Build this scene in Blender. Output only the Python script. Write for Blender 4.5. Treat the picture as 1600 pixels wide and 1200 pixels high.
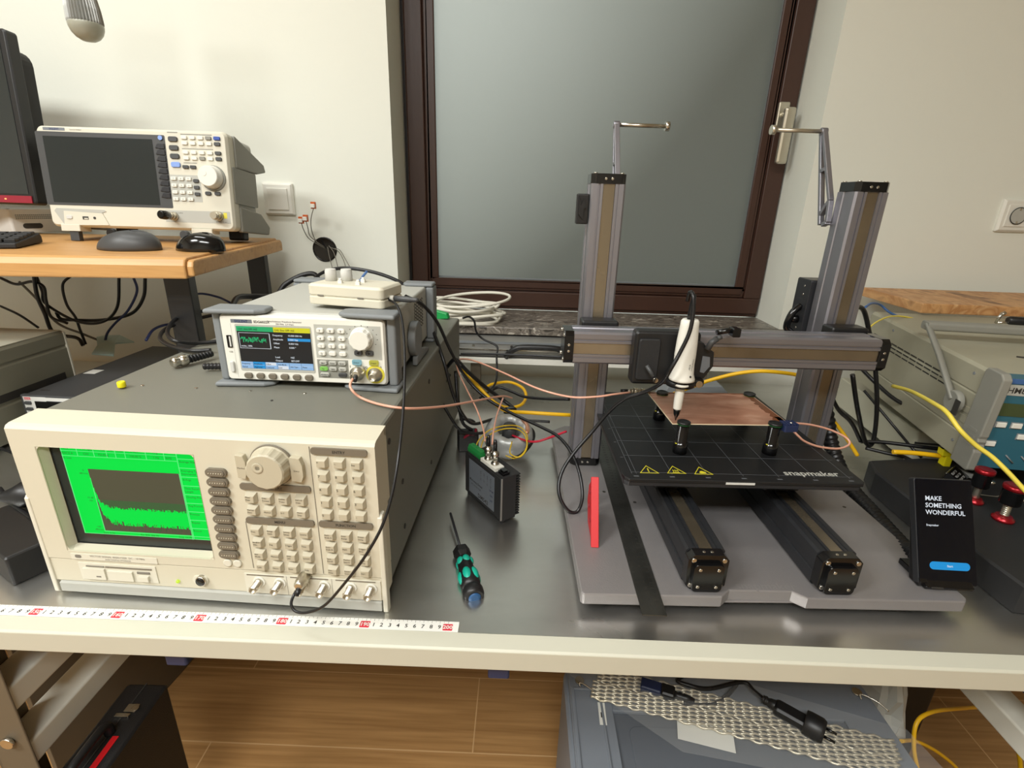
import bpy, bmesh, math, random
from mathutils import Matrix, Vector
random.seed(7)
C = bpy.context.scene.collection
for o in list(bpy.data.objects): bpy.data.objects.remove(o)
SC = bpy.context.scene
R = math.radians
ZS = 0.80                      # bench top stands this far above the floor (z = 0 below is the bench top)

# ------------------------------------------------------------------ camera, sky, lights, exposure
F, PITCH, YAW, ROLL, H = 800.0, R(19.72), R(.68), R(1.76), .487
cy_, sy_ = math.cos(YAW), math.sin(YAW); cp_, sp_ = math.cos(PITCH), math.sin(PITCH); cr_, sr_ = math.cos(ROLL), math.sin(ROLL)
RZ = Matrix(((cy_, sy_, 0), (-sy_, cy_, 0), (0, 0, 1)))
BB = Matrix(((1, 0, 0), (0, -sp_, -cp_), (0, cp_, -sp_)))
R2 = Matrix(((cr_, -sr_, 0), (sr_, cr_, 0), (0, 0, 1)))
W2C = R2 @ BB @ RZ             # world to camera axes (x right, y down, z forward)
cam = bpy.data.objects.new('camera', bpy.data.cameras.new('camera')); C.objects.link(cam)
cam.data.sensor_width = 36; cam.data.lens = F / 1600 * 36; cam.data.clip_start = .02
cam.matrix_world = Matrix.Translation((0, 0, H + ZS)) @ (Matrix(((1, 0, 0), (0, -1, 0), (0, 0, -1))) @ W2C).transposed().to_4x4()
SC.camera = cam
def at(px, py, x=None, y=None, z=None):
    d = W2C.transposed() @ Vector(((px - 800) / F, (py - 600) / F, 1))
    t = x / d.x if x is not None else y / d.y if y is not None else (z - H) / d.z
    return Vector((0, 0, H)) + d * t

SC.view_settings.view_transform = 'Standard'; SC.view_settings.look = 'None'
SC.view_settings.exposure = -0.36; SC.view_settings.gamma = 1
w = bpy.data.worlds.new('evening_sky'); SC.world = w; w.use_nodes = True
nt = w.node_tree; bg = nt.nodes['Background']
tc = nt.nodes.new('ShaderNodeTexCoord'); vm = nt.nodes.new('ShaderNodeVectorMath'); vm.operation = 'DOT_PRODUCT'
d_ = Vector((-.52, .75, .58)).normalized(); vm.inputs[1].default_value = d_; nt.links.new(tc.outputs['Generated'], vm.inputs[0])
mr = nt.nodes.new('ShaderNodeMapRange'); mr.inputs[1].default_value = .60; mr.inputs[2].default_value = 1.0; mr.inputs[3].default_value = .36; mr.inputs[4].default_value = 4.6
nt.links.new(vm.outputs['Value'], mr.inputs[0]); nt.links.new(mr.outputs[0], bg.inputs[1]); bg.inputs[0].default_value = (.77, .81, .79, 1)
def area(name, loc, size, size_y, power, col, aim=None):
    l = bpy.data.lights.new(name, 'AREA'); l.shape = 'RECTANGLE'; l.size = size; l.size_y = size_y; l.energy = power; l.color = col
    o = bpy.data.objects.new(name, l); C.objects.link(o); o.location = Vector(loc) + Vector((0, 0, ZS))
    d = (Vector(aim) - Vector(loc)) if aim else Vector((0, 0, -1))
    o.rotation_euler = d.to_track_quat('-Z', 'Y').to_euler()
    return o
area('ceiling_lamp_left', (-1.75, -.55, 1.84), 1.0, .4, 80, (.985, 1, .975))
area('ceiling_lamp_middle', (-.30, -1.05, 1.84), 1.2, .4, 78, (.985, 1, .975))
area('ceiling_lamp_window', (-1.0, .70, 1.84), .8, .25, 14, (.985, 1, .975))

# ------------------------------------------------------------------ materials
def s2l(c): c /= 255.; return c / 12.92 if c <= .04045 else ((c + .055) / 1.055) ** 2.4
def col(c): return (s2l(c[0]), s2l(c[1]), s2l(c[2]), 1)
def pm(name, c, rough=.5, metal=0., var=.06, vscale=30., bump=0., bscale=200., emit=0., spec=.5, stretch=None, rvar=0., trans=0., alpha=1., coat=0.):
    m = bpy.data.materials.new(name); m.use_nodes = True; nt = m.node_tree; N = nt.nodes; L = nt.links
    b = N['Principled BSDF']; c = col(c)
    b.inputs['Base Color'].default_value = c; b.inputs['Roughness'].default_value = rough; b.inputs['Metallic'].default_value = metal
    b.inputs['Specular IOR Level'].default_value = spec; b.inputs['Transmission Weight'].default_value = trans; b.inputs['Alpha'].default_value = alpha
    b.inputs['Coat Weight'].default_value = coat
    if emit: b.inputs['Base Color'].default_value = (c[0] * .12, c[1] * .12, c[2] * .12, 1); b.inputs['Emission Color'].default_value = c; b.inputs['Emission Strength'].default_value = emit
    tc = N.new('ShaderNodeTexCoord'); mp = N.new('ShaderNodeMapping'); L.new(tc.outputs['Object'], mp.inputs[0])
    if stretch: mp.inputs['Scale'].default_value = stretch
    if var and not emit:
        n = N.new('ShaderNodeTexNoise'); n.inputs['Scale'].default_value = vscale; n.inputs['Detail'].default_value = 4; L.new(mp.outputs[0], n.inputs[0])
        mx = N.new('ShaderNodeMix'); mx.data_type = 'RGBA'
        mx.inputs[6].default_value = tuple(v * (1 - var) for v in c[:3]) + (1,); mx.inputs[7].default_value = tuple(min(1, v * (1 + var)) for v in c[:3]) + (1,)
        L.new(n.outputs[0], mx.inputs[0]); L.new(mx.outputs[2], b.inputs['Base Color'])
        if rvar:
            mr = N.new('ShaderNodeMapRange'); mr.inputs[1].default_value = .3; mr.inputs[2].default_value = .7
            mr.inputs[3].default_value = max(.02, rough - rvar); mr.inputs[4].default_value = rough + rvar
            L.new(n.outputs[0], mr.inputs[0]); L.new(mr.outputs[0], b.inputs['Roughness'])
    if bump:
        n2 = N.new('ShaderNodeTexNoise'); n2.inputs['Scale'].default_value = bscale; n2.inputs['Detail'].default_value = 3; L.new(mp.outputs[0], n2.inputs[0])
        bp = N.new('ShaderNodeBump'); bp.inputs['Strength'].default_value = bump; bp.inputs['Distance'].default_value = .001
        L.new(n2.outputs[0], bp.inputs['Height']); L.new(bp.outputs[0], b.inputs['Normal'])
    return m
def ramp_mat(name, stops, scale, stretch=(1, 1, 1), rough=.5, metal=0., kind='noise', detail=6., bump=0., distort=0., rvar=0):
    m = bpy.data.materials.new(name); m.use_nodes = True; nt = m.node_tree; N = nt.nodes; L = nt.links; b = N['Principled BSDF']
    b.inputs['Roughness'].default_value = rough; b.inputs['Metallic'].default_value = metal
    tc = N.new('ShaderNodeTexCoord'); mp = N.new('ShaderNodeMapping'); mp.inputs['Scale'].default_value = stretch; L.new(tc.outputs['Object'], mp.inputs[0])
    if kind == 'wave':
        n = N.new('ShaderNodeTexWave'); n.inputs['Scale'].default_value = scale; n.inputs['Distortion'].default_value = distort; n.inputs['Detail'].default_value = detail
        out = n.outputs['Fac']
    else:
        n = N.new('ShaderNodeTexNoise'); n.inputs['Scale'].default_value = scale; n.inputs['Detail'].default_value = detail; n.inputs['Distortion'].default_value = distort
        out = n.outputs[0]
    L.new(mp.outputs[0], n.inputs[0])
    r = N.new('ShaderNodeValToRGB'); cr = r.color_ramp
    while len(cr.elements) < len(stops): cr.elements.new(.5)
    for e, (p, c) in zip(cr.elements, stops): e.position = p; e.color = col(c)
    L.new(out, r.inputs[0]); L.new(r.outputs[0], b.inputs['Base Color'])
    if rvar:
        mr = N.new('ShaderNodeMapRange'); mr.inputs[1].default_value = .3; mr.inputs[2].default_value = .7; mr.inputs[3].default_value = rough - rvar; mr.inputs[4].default_value = rough + rvar
        L.new(out, mr.inputs[0]); L.new(mr.outputs[0], b.inputs['Roughness'])
    if bump:
        bp = N.new('ShaderNodeBump'); bp.inputs['Strength'].default_value = bump; bp.inputs['Distance'].default_value = .001
        L.new(out, bp.inputs['Height']); L.new(bp.outputs[0], b.inputs['Normal'])
    return m
M = {}
M['wall'] = pm('white_plaster', (226, 227, 216), .85, var=.035, vscale=2.2, bump=.35, bscale=60)
M['sidewall'] = pm('side_plaster', (205, 200, 186), .9, var=.02, vscale=2)
M['ceil'] = pm('ceiling_paint', (215, 212, 200), .9, var=.02, vscale=2)
M['brown'] = pm('brown_stained_wood', (62, 38, 28), .42, var=.22, vscale=9, bump=.3, bscale=90, stretch=(1, 1, .25))
M['brownd'] = pm('dark_brown_gap', (24, 15, 12), .6)
M['stone'] = ramp_mat('grey_marble_sill', [(.36, (62, 56, 50)), (.47, (128, 120, 110)), (.55, (84, 76, 68)), (.66, (176, 168, 156))], 22, (1, 1.8, 1), .34, distort=2.4, detail=10)
M['pinewood'] = ramp_mat('varnished_pine', [(.15, (150, 104, 58)), (.45, (200, 152, 94)), (.7, (186, 136, 78)), (.95, (208, 166, 108))], 5.5, (.8, 7, 9), .42, distort=1.0, detail=6, bump=.1)
M['beech'] = ramp_mat('glued_pine_board', [(.3, (122, 80, 44)), (.45, (204, 156, 104)), (.6, (170, 118, 70)), (.75, (218, 178, 128))], 5, (4.5, 2.0, 4), .5, distort=1.2, detail=5)
M['cream'] = pm('cream_plastic', (202, 196, 176), .5, var=.015, vscale=8, bump=.08, bscale=500)
M['cream2'] = pm('pale_cream_plastic', (210, 206, 190), .5, var=.015)
M['key'] = pm('putty_key_plastic', (182, 174, 152), .5, var=.02)
M['keydk'] = pm('taupe_plastic', (112, 104, 90), .5, var=.03)
M['ink'] = pm('dark_ink', (48, 46, 42), .6)
M['inkg'] = pm('grey_ink', (120, 115, 105), .6)
M['greypaint'] = pm('grey_painted_steel', (112, 111, 101), .48, var=.03, vscale=14, bump=.15, bscale=700)
M['greybot'] = pm('light_grey_plastic', (168, 168, 160), .5)
M['rulersteel'] = ramp_mat('tarnished_ruler_steel', [(.2, (70, 70, 66)), (.5, (96, 96, 92)), (.8, (118, 117, 112))], 14, (1, .5, 1), .34, metal=.85, distort=.8, rvar=.08)
M['foil'] = pm('grey_foil_wrap', (176, 178, 176), .4, metal=.3, var=.12, vscale=60, bump=.5, bscale=120)
M['greypaint2'] = pm('olive_grey_case', (122, 120, 104), .55, var=.03)
M['hamegtop'] = pm('pale_case_cover', (178, 176, 158), .5, var=.02)
M['white'] = pm('white_plastic', (226, 224, 214), .45, var=.02)
M['offwhite'] = pm('ivory_plastic', (208, 203, 184), .5, var=.02)
M['lgrey'] = pm('light_grey_shell', (176, 176, 168), .5, var=.02)
M['mgrey'] = pm('bumper_grey_rubber', (122, 126, 128), .6, var=.02)
M['dgrey'] = pm('charcoal_plastic', (66, 67, 68), .45, var=.03)
M['black'] = pm('black_plastic', (24, 24, 25), .42, var=.05)
M['gloss'] = pm('gloss_black', (14, 14, 15), .14, var=.05)
M['rubber'] = pm('black_cable_sheath', (20, 20, 22), .38, var=.05)
M['matblack'] = pm('matt_black_print', (30, 30, 31), .62, var=.06, bump=.2, bscale=900)
M['anthr'] = pm('anthracite_metal', (46, 47, 50), .4, metal=.3, var=.05)
M['screen'] = pm('dark_screen_glass', (38, 43, 43), .22, var=.02)
M['green'] = pm('crt_green', (0, 228, 70), .6, emit=1.1, spec=.1)
M['greenl'] = pm('crt_bright_green', (110, 255, 150), .3, emit=.95)
M['greend'] = pm('crt_dim_green', (46, 130, 74), .3, emit=.55)
M['greenk'] = pm('crt_legend_green', (0, 120, 48), .3, emit=.7)
M['crtgrey'] = pm('crt_dark_field', (74, 74, 60), .6, var=.02, spec=.1)
M['steel'] = ramp_mat('brushed_steel_top', [(.2, (196, 196, 192)), (.5, (222, 221, 217)), (.8, (206, 206, 201))], 3.2, (1.0, 2.2, 1), .31, metal=.97, distort=.6, detail=8, rvar=.05)
M['chrome'] = pm('bright_metal', (200, 196, 186), .22, metal=1., var=.03)
M['nickel'] = pm('satin_nickel', (206, 200, 184), .3, metal=.9, var=.03)
M['alu'] = pm('satin_aluminium', (160, 160, 156), .42, metal=.6, var=.03, stretch=(1, 1, .1))
M['gunmetal'] = pm('gunmetal_extrusion', (150, 149, 156), .42, metal=.85, var=.04)
M['strip'] = ramp_mat('smoky_steel_strip', [(.3, (122, 110, 92)), (.6, (154, 142, 122)), (.85, (178, 168, 148))], 5, (1, 1, .5), .26, metal=.8, distort=.5, rvar=.05)
M['baseplate'] = pm('cast_grey_base', (146, 142, 142), .42, metal=.5, var=.05, vscale=24, bump=.2, bscale=600)
M['bed'] = pm('black_print_sheet', (17, 18, 20), .5, var=.05, bump=.15, bscale=1200)
M['bedline'] = pm('grey_grid_print', (88, 90, 94), .5)
M['yellowink'] = pm('yellow_warning_ink', (206, 196, 40), .5)
M['copper'] = ramp_mat('tarnished_copper', [(.28, (188, 122, 94)), (.48, (216, 156, 128)), (.58, (232, 182, 156)), (.72, (206, 144, 116))], 9, (1, 2.6, 1), .34, metal=.7, distort=1.2, detail=8, rvar=.08)
M['brownstain'] = pm('brown_flux_stain', (120, 66, 30), .4, metal=.3, var=.3, vscale=60)
M['pcb'] = pm('pale_board_edge', (214, 200, 168), .6)
M['red'] = pm('red_printed_plastic', (196, 24, 30), .45, var=.04)
M['redanod'] = pm('red_anodised_metal', (150, 22, 32), .28, metal=.6, var=.05)
M['redline'] = pm('crimson_trim', (140, 28, 48), .4)
M['yellow'] = pm('yellow_plastic', (236, 222, 20), .45, var=.03)
M['ylcable'] = pm('yellow_cable_sheath', (242, 188, 20), .45, var=.04)
M['ylthin'] = pm('pale_yellow_sheath', (226, 206, 78), .45, var=.04)
M['ylwire'] = pm('yellow_wire', (226, 190, 40), .4)
M['pink'] = pm('salmon_coax_sheath', (222, 164, 140), .34, var=.03, coat=.3)
M['bluecab'] = pm('navy_cable_sheath', (40, 52, 96), .45)
M['bluemid'] = pm('blue_cable_sheath', (62, 98, 150), .45)
M['whitecab'] = pm('white_cable_sheath', (226, 222, 208), .45, var=.02)
M['greycab'] = pm('grey_cable_sheath', (120, 116, 106), .5)
M['redwire'] = pm('red_wire', (200, 40, 62), .4)
M['teal'] = pm('teal_grip', (16, 172, 146), .45, var=.03)
M['bluecap'] = pm('blue_cap', (40, 84, 130), .4)
M['ltblue'] = pm('pale_blue_film', (176, 200, 194), .4, var=.03)
M['emboss'] = pm('embossed_mark', (150, 146, 145), .4, metal=.4)
M['clipblue'] = pm('navy_clip_plastic', (34, 44, 78), .5)
M['grnterm'] = pm('green_terminal', (30, 128, 60), .5)
M['grnplug'] = pm('green_plug', (24, 150, 74), .4)
M['tape'] = pm('white_tape_band', (228, 227, 220), .4, var=.01)
M['tapered'] = pm('red_tape_mark', (206, 48, 66), .4)
M['lip'] = pm('pale_beige_profile', (192, 190, 174), .45, var=.02)
M['rail'] = pm('lit_rail_tone', (216, 214, 202), .5, var=.03)  # paler than the legs: light falling on the rail tops is put into this colour
M['frame'] = pm('taupe_painted_steel', (98, 88, 72), .5, var=.03)
M['hameg'] = pm('beige_grey_case', (158, 154, 134), .55, var=.03, bump=.1, bscale=800)
M['hamegfr'] = pm('grey_bezel', (134, 133, 124), .55, var=.03)
M['hblue'] = pm('petrol_blue_panel', (44, 96, 112), .5, var=.03)
M['lcd'] = pm('olive_lcd', (66, 78, 48), .3)
M['suitcase'] = pm('slate_plastic_case', (118, 124, 132), .5, var=.04, vscale=12)
M['suited'] = pm('slate_plastic_recess', (92, 97, 104), .5, var=.04)
M['leather'] = pm('black_case_vinyl', (22, 21, 21), .5, var=.1, bump=.5, bscale=500)
M['braid'] = pm('tinned_braid', (214, 206, 184), .36, metal=.6, var=.12, vscale=300)
M['film'] = pm('clear_plastic_film', (225, 228, 228), .18, var=0, alpha=.07)
M['paper'] = pm('white_paper_label', (222, 222, 214), .6, var=.02)
M['silver'] = pm('silver_white_shell', (206, 205, 200), .42, var=.02)
M['labelgrey'] = pm('silver_grey_label', (120, 126, 134), .4, metal=.3, var=.02)
M['bulbgl'] = pm('frosted_bulb', (160, 160, 146), .3, var=.02)
M['bl1'] = pm('lcd_black', (28, 30, 36), .3, emit=.6)
M['bl2'] = pm('lcd_green', (34, 178, 112), .3, emit=.95)
M['bl3'] = pm('lcd_yellow', (226, 222, 40), .3, emit=.95)
M['bl4'] = pm('lcd_pale_blue', (150, 190, 232), .3, emit=1)
M['bl5'] = pm('lcd_cyan_blue', (30, 150, 220), .3, emit=1)
M['bl6'] = pm('lcd_white', (225, 232, 240), .3, emit=1)
M['touch'] = pm('touch_screen_black', (4, 6, 14), .12, var=0)
M['lit_green_key'] = pm('lit_green_key', (150, 222, 100), .4, emit=.8)
M['lit_cyan_key'] = pm('lit_cyan_key', (150, 205, 215), .4, emit=.7)
M['lit_yellow_key'] = pm('lit_yellow_key', (214, 208, 80), .4, emit=.7)
M['yelring'] = pm('yellow_ring_print', (216, 204, 70), .5)
M['bluekey'] = pm('blue_key', (40, 74, 160), .4)
M['ltbluekey'] = pm('pale_blue_key', (130, 160, 222), .4)
M['led'] = pm('yellow_green_led', (200, 230, 60), .3, emit=1.2)
M['amber'] = pm('amber_led', (255, 180, 110), .3, emit=2.)
M['orangewago'] = pm('orange_lever_connector', (196, 92, 40), .4)

# ------------------------------------------------------------------ geometry helpers
def rrect(x0, x1, y0, y1, r, n=5):
    r = min(r, (x1 - x0) / 2 - 1e-6, (y1 - y0) / 2 - 1e-6); P = []
    for cx, cy, a in ((x1 - r, y1 - r, 0), (x0 + r, y1 - r, 90), (x0 + r, y0 + r, 180), (x1 - r, y0 + r, 270)):
        for i in range(n + 1): t = R(a + 90 * i / n); P.append((cx + r * math.cos(t), cy + r * math.sin(t)))
    return P
FONT = {}
def font_geo(s, bold=False):
    k = (s, bold)
    if k not in FONT:
        cu = bpy.data.curves.new('t', 'FONT'); cu.body = s; cu.size = 1; cu.resolution_u = 2; cu.offset = .018 if bold else 0
        ob = bpy.data.objects.new('t', cu); C.objects.link(ob)
        me = bpy.data.meshes.new_from_object(ob.evaluated_get(bpy.context.evaluated_depsgraph_get()))
        FONT[k] = ([v.co.copy() for v in me.vertices], [tuple(p.vertices) for p in me.polygons])
        bpy.data.objects.remove(ob); bpy.data.meshes.remove(me)
    return FONT[k]
AX = {'z': lambda a, b, h: (a, b, h), 'y': lambda a, b, h: (a, h, b), 'x': lambda a, b, h: (h, a, b)}
class MB:
    def __init__(s): s.v = []; s.f = []; s.m = []; s.s = []
    def add(s, V, Fc, m=0, smooth=False, T=None):
        o = len(s.v)
        for p in V: s.v.append(tuple(T @ Vector(p)) if T else tuple(p))
        for f in Fc: s.f.append([i + o for i in f]); s.m.append(m); s.s.append(smooth)
        return s
    def box(s, x0, x1, y0, y1, z0, z1, m=0, T=None):
        V = [(x, y, z) for x in (x0, x1) for y in (y0, y1) for z in (z0, z1)]
        return s.add(V, [(0, 1, 3, 2), (4, 6, 7, 5), (0, 4, 5, 1), (2, 3, 7, 6), (0, 2, 6, 4), (1, 5, 7, 3)], m, False, T)
    def prism(s, poly, axis, a, b, m=0, T=None, smooth=False, top=None):
        g = AX[axis]; n = len(poly); q = top or poly
        V = [g(p[0], p[1], a) for p in poly] + [g(p[0], p[1], b) for p in q]
        s.add(V, [(i, (i + 1) % n, n + (i + 1) % n, n + i) for i in range(n)], m, smooth, T)
        return s.add(V, [tuple(range(n)), tuple(range(2 * n - 1, n - 1, -1))], m, False, T)
    def rbox(s, x0, x1, y0, y1, z0, z1, r=.003, axis='y', m=0, T=None):
        a = {'y': (x0, x1, z0, z1, y0, y1), 'z': (x0, x1, y0, y1, z0, z1), 'x': (y0, y1, z0, z1, x0, x1)}[axis]
        P = rrect(*a[:4], r)
        return s.prism(P, axis, a[4], a[5], m, T)
    def softbox(s, x0, x1, y0, y1, z0, z1, r=.003, c=.001, axis='z', m=0, T=None):   # rounded plan and a chamfered far face
        a = {'y': (x0, x1, z0, z1, y0, y1), 'z': (x0, x1, y0, y1, z0, z1), 'x': (y0, y1, z0, z1, x0, x1)}[axis]
        P = rrect(*a[:4], r); Q = rrect(a[0] + c, a[1] - c, a[2] + c, a[3] - c, max(r - c, 1e-4))
        lo, hi = a[4], a[5]
        if axis == 'y':                                 # front (low y) is the chamfered face
            s.prism(P, axis, lo + c, hi, m, T); return s.prism(Q, axis, lo, lo + c, m, T, top=P)
        s.prism(P, axis, lo, hi - c, m, T); return s.prism(P, axis, hi - c, hi, m, T, top=Q)
    def lathe(s, prof, c=(0, 0, 0), axis='z', n=20, m=0, T=None, smooth=True):
        g = AX[axis]; V = []; k = len(prof)
        for r, h in prof:
            for i in range(n):
                t = 2 * math.pi * i / n; p = g(r * math.cos(t), r * math.sin(t), h); V.append((p[0] + c[0], p[1] + c[1], p[2] + c[2]))
        s.add(V, [(j * n + i, j * n + (i + 1) % n, (j + 1) * n + (i + 1) % n, (j + 1) * n + i) for j in range(k - 1) for i in range(n)], m, smooth, T)
        return s.add(V, [tuple(range(n)), tuple(range(k * n - 1, (k - 1) * n - 1, -1))], m, False, T)
    def cyl(s, c, r, h, axis='z', n=20, m=0, T=None, r2=None, b=0):
        r2 = r if r2 is None else r2
        pr = [(r, 0), (r2, h)] if not b else [(r, 0), (r2, h - b), (r2 - b, h)]
        return s.lathe(pr, c, axis, n, m, T, True)
    def tube(s, P, r, n=8, m=0, closed=False, T=None, flat=1.):
        P = [Vector(p) for p in P]; k = len(P); V = []; up = None
        for i in range(k):
            a = P[i - 1] if (i or closed) else P[i]; b = P[(i + 1) % k] if (i < k - 1 or closed) else P[i]
            d = (b - a).normalized()
            if up is None: up = d.orthogonal().normalized()
            up = (up - d * up.dot(d)); up = up.normalized() if up.length > 1e-6 else d.orthogonal().normalized()
            sd = d.cross(up); rr = r(i / (k - 1)) if callable(r) else r
            for j in range(n):
                t = 2 * math.pi * j / n; V.append(P[i] + (up * math.cos(t) * flat + sd * math.sin(t)) * rr)
        Fc = [(i * n + j, i * n + (j + 1) % n, (i + 1) % k * n + (j + 1) % n, (i + 1) % k * n + j) for i in range(k if closed else k - 1) for j in range(n)]
        s.add(V, Fc, m, True, T)
        if not closed: s.add(V, [tuple(range(n - 1, -1, -1)), tuple(range((k - 1) * n, k * n))], m, False, T)
        return s
    def ball(s, c, r, m=0, n=16, T=None, sx=1, sy=1, sz=1, k=10):
        V = [];
        for i in range(k + 1):
            a = -math.pi / 2 + math.pi * i / k
            for j in range(n):
                t = 2 * math.pi * j / n; V.append((c[0] + sx * r * math.cos(a) * math.cos(t), c[1] + sy * r * math.cos(a) * math.sin(t), c[2] + sz * r * math.sin(a)))
        return s.add(V, [(i * n + j, i * n + (j + 1) % n, (i + 1) * n + (j + 1) % n, (i + 1) * n + j) for i in range(k) for j in range(n)], m, True, T)
    def quad(s, x0, x1, z0, z1, y, m=0, T=None):      # a printed field on a front panel, 0.15 mm thick
        return s.box(x0, x1, y - .00015, y + .0003, z0, z1, m, T)
    def text(s, body, size, T, m=0, bold=False, align='l', t=.0003):
        V, Fc = font_geo(body, bold); wd = max(v.x for v in V) if V else 0; dx = {'l': 0, 'c': -wd / 2, 'r': -wd}[align]
        s.add([((v.x + dx) * size, v.y * size, 0) for v in V], Fc, m, False, T)
        return s
    def ftext(s, body, size, x, z, y, m=0, bold=False, align='c'):   # text on a front (-y) panel
        return s.text(body, size, Matrix.Translation((x, y, z)) @ Matrix.Rotation(R(90), 4, 'X'), m, bold, align)
    def build(s, name, mats, parent=None, bevel=0., seg=2, auto=True, M4=None):
        if not isinstance(mats, (list, tuple)): mats = [mats]
        me = bpy.data.meshes.new(name); V = s.v; o = Vector((0, 0, 0))
        if parent is None and V and M4 is None:
            xs = [p[0] for p in V]; ys = [p[1] for p in V]; zs = [p[2] for p in V]
            o = Vector(((min(xs) + max(xs)) / 2, (min(ys) + max(ys)) / 2, min(zs))); V = [(p[0] - o.x, p[1] - o.y, p[2] - o.z) for p in V]
        me.from_pydata(V, [], s.f)
        for i, p in enumerate(me.polygons): p.material_index = s.m[i]; p.use_smooth = s.s[i]
        bm = bmesh.new(); bm.from_mesh(me); bmesh.ops.remove_doubles(bm, verts=bm.verts, dist=1e-6); bmesh.ops.recalc_face_normals(bm, faces=bm.faces); bm.to_mesh(me); bm.free()
        for mt in mats: me.materials.append(M[mt] if isinstance(mt, str) else mt)
        ob = bpy.data.objects.new(name, me); C.objects.link(ob)
        if parent is not None: ob.parent = parent
        else: ob.location = o
        if bevel:
            b = ob.modifiers.new('b', 'BEVEL'); b.width = bevel; b.segments = seg; b.limit_method = 'ANGLE'; b.angle_limit = R(42)
        return ob
def thing(name, label, cat, loc=(0, 0, 0), rz=0, tilt=0, group=None):
    o = bpy.data.objects.new(name, None); C.objects.link(o); o.empty_display_size = .02
    o.location = loc; o.rotation_euler = (tilt, 0, rz); o['label'] = label; o['category'] = cat
    if group: o['group'] = group
    return o
def tag(o, label, cat, group=None):
    o['label'] = label; o['category'] = cat
    if group: o['group'] = group
    return o
def struct(o): o['kind'] = 'structure'; return o
def box(name, mats, parent, *a, bevel=0, r=0, axis='y', label=None):
    mb = MB(); (mb.rbox(*a, r=r, axis=axis) if r else mb.box(*a)); o = mb.build(name, mats, parent, bevel)
    if label: o['label'] = label
    return o
def spline(P, k=8, closed=False):
    P = [Vector(p) for p in P]; n = len(P); out = []
    for i in range(n if closed else n - 1):
        p0 = P[(i - 1) % n] if (closed or i) else P[0] * 2 - P[1]; p1 = P[i]; p2 = P[(i + 1) % n]; p3 = P[(i + 2) % n] if (closed or i < n - 2) else P[-1] * 2 - P[-2]
        for j in range(k):
            t = j / k; out.append(.5 * ((2 * p1) + (p2 - p0) * t + (2 * p0 - 5 * p1 + 4 * p2 - p3) * t * t + (3 * p1 - p0 - 3 * p2 + p3) * t ** 3))
    if not closed: out.append(P[-1])
    return out
def cable(name, label, P, r, mat, cat='cable', group=None, n=8, k=8, closed=False):
    return tag(MB().tube(spline(P, k, closed), r, n, closed=closed).build(name, mat), label, cat, group)
# ------------------------------------------------------------------ the room
XL, XR, YB, YW, ZC = -3.4, 3.2, -2.6, 1.45, 1.9
m = bpy.data.materials.new('oak_laminate_floor'); m.use_nodes = True; M['floor'] = m; nt = m.node_tree; N = nt.nodes; L = nt.links
tc = N.new('ShaderNodeTexCoord'); mp = N.new('ShaderNodeMapping'); mp.inputs['Location'].default_value = (.63, -.04, 0); L.new(tc.outputs['Object'], mp.inputs[0])
bt = N.new('ShaderNodeTexBrick'); bt.inputs['Scale'].default_value = 1; bt.inputs['Brick Width'].default_value = 1.3; bt.inputs['Row Height'].default_value = .211
bt.inputs['Mortar Size'].default_value = .0016; bt.inputs['Color1'].default_value = (.35, .35, .35, 1); bt.inputs['Color2'].default_value = (.65, .65, .65, 1); bt.inputs['Mortar'].default_value = (.0, .0, .0, 1)
L.new(mp.outputs[0], bt.inputs[0])
mp2 = N.new('ShaderNodeMapping'); mp2.inputs['Scale'].default_value = (1.0, 26, 1); L.new(tc.outputs['Object'], mp2.inputs[0])
nz = N.new('ShaderNodeTexNoise'); nz.inputs['Scale'].default_value = 3.4; nz.inputs['Detail'].default_value = 10; nz.inputs['Distortion'].default_value = .35; L.new(mp2.outputs[0], nz.inputs[0])
rp = N.new('ShaderNodeValToRGB'); rp.color_ramp.elements[0].position = .15; rp.color_ramp.elements[0].color = col((150, 108, 62)); rp.color_ramp.elements[1].position = .85; rp.color_ramp.elements[1].color = col((206, 160, 104))
L.new(nz.outputs[0], rp.inputs[0])
mx = N.new('ShaderNodeMix'); mx.data_type = 'RGBA'; mx.blend_type = 'MULTIPLY'; mx.inputs[0].default_value = .22; L.new(rp.outputs[0], mx.inputs[6]); L.new(bt.outputs[0], mx.inputs[7])
mj = N.new('ShaderNodeMix'); mj.data_type = 'RGBA'; L.new(bt.outputs[1], mj.inputs[0]); L.new(mx.outputs[2], mj.inputs[6]); mj.inputs[7].default_value = col((206, 168, 120))
L.new(mj.outputs[2], N['Principled BSDF'].inputs['Base Color']); N['Principled BSDF'].inputs['Roughness'].default_value = .38

m = bpy.data.materials.new('frosted_glass'); m.use_nodes = True; M['frost'] = m; nt = m.node_tree; N = nt.nodes; L = nt.links
b = N['Principled BSDF']; b.inputs['Base Color'].default_value = col((124, 129, 123)); b.inputs['Roughness'].default_value = .36; b.inputs['Specular IOR Level'].default_value = .75
tc = N.new('ShaderNodeTexCoord'); nz = N.new('ShaderNodeTexNoise'); nz.inputs['Scale'].default_value = 1.5; L.new(tc.outputs['Object'], nz.inputs[0])
mr = N.new('ShaderNodeMapRange'); mr.inputs[3].default_value = .36; mr.inputs[4].default_value = .42; L.new(nz.outputs[0], mr.inputs[0]); L.new(mr.outputs[0], b.inputs['Roughness'])
tl = N.new('ShaderNodeBsdfRefraction'); tl.inputs[0].default_value = (.80, .82, .79, 1); tl.inputs['Roughness'].default_value = .55; tl.inputs['IOR'].default_value = 1.02; ms = N.new('ShaderNodeMixShader'); ms.inputs[0].default_value = .5
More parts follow.
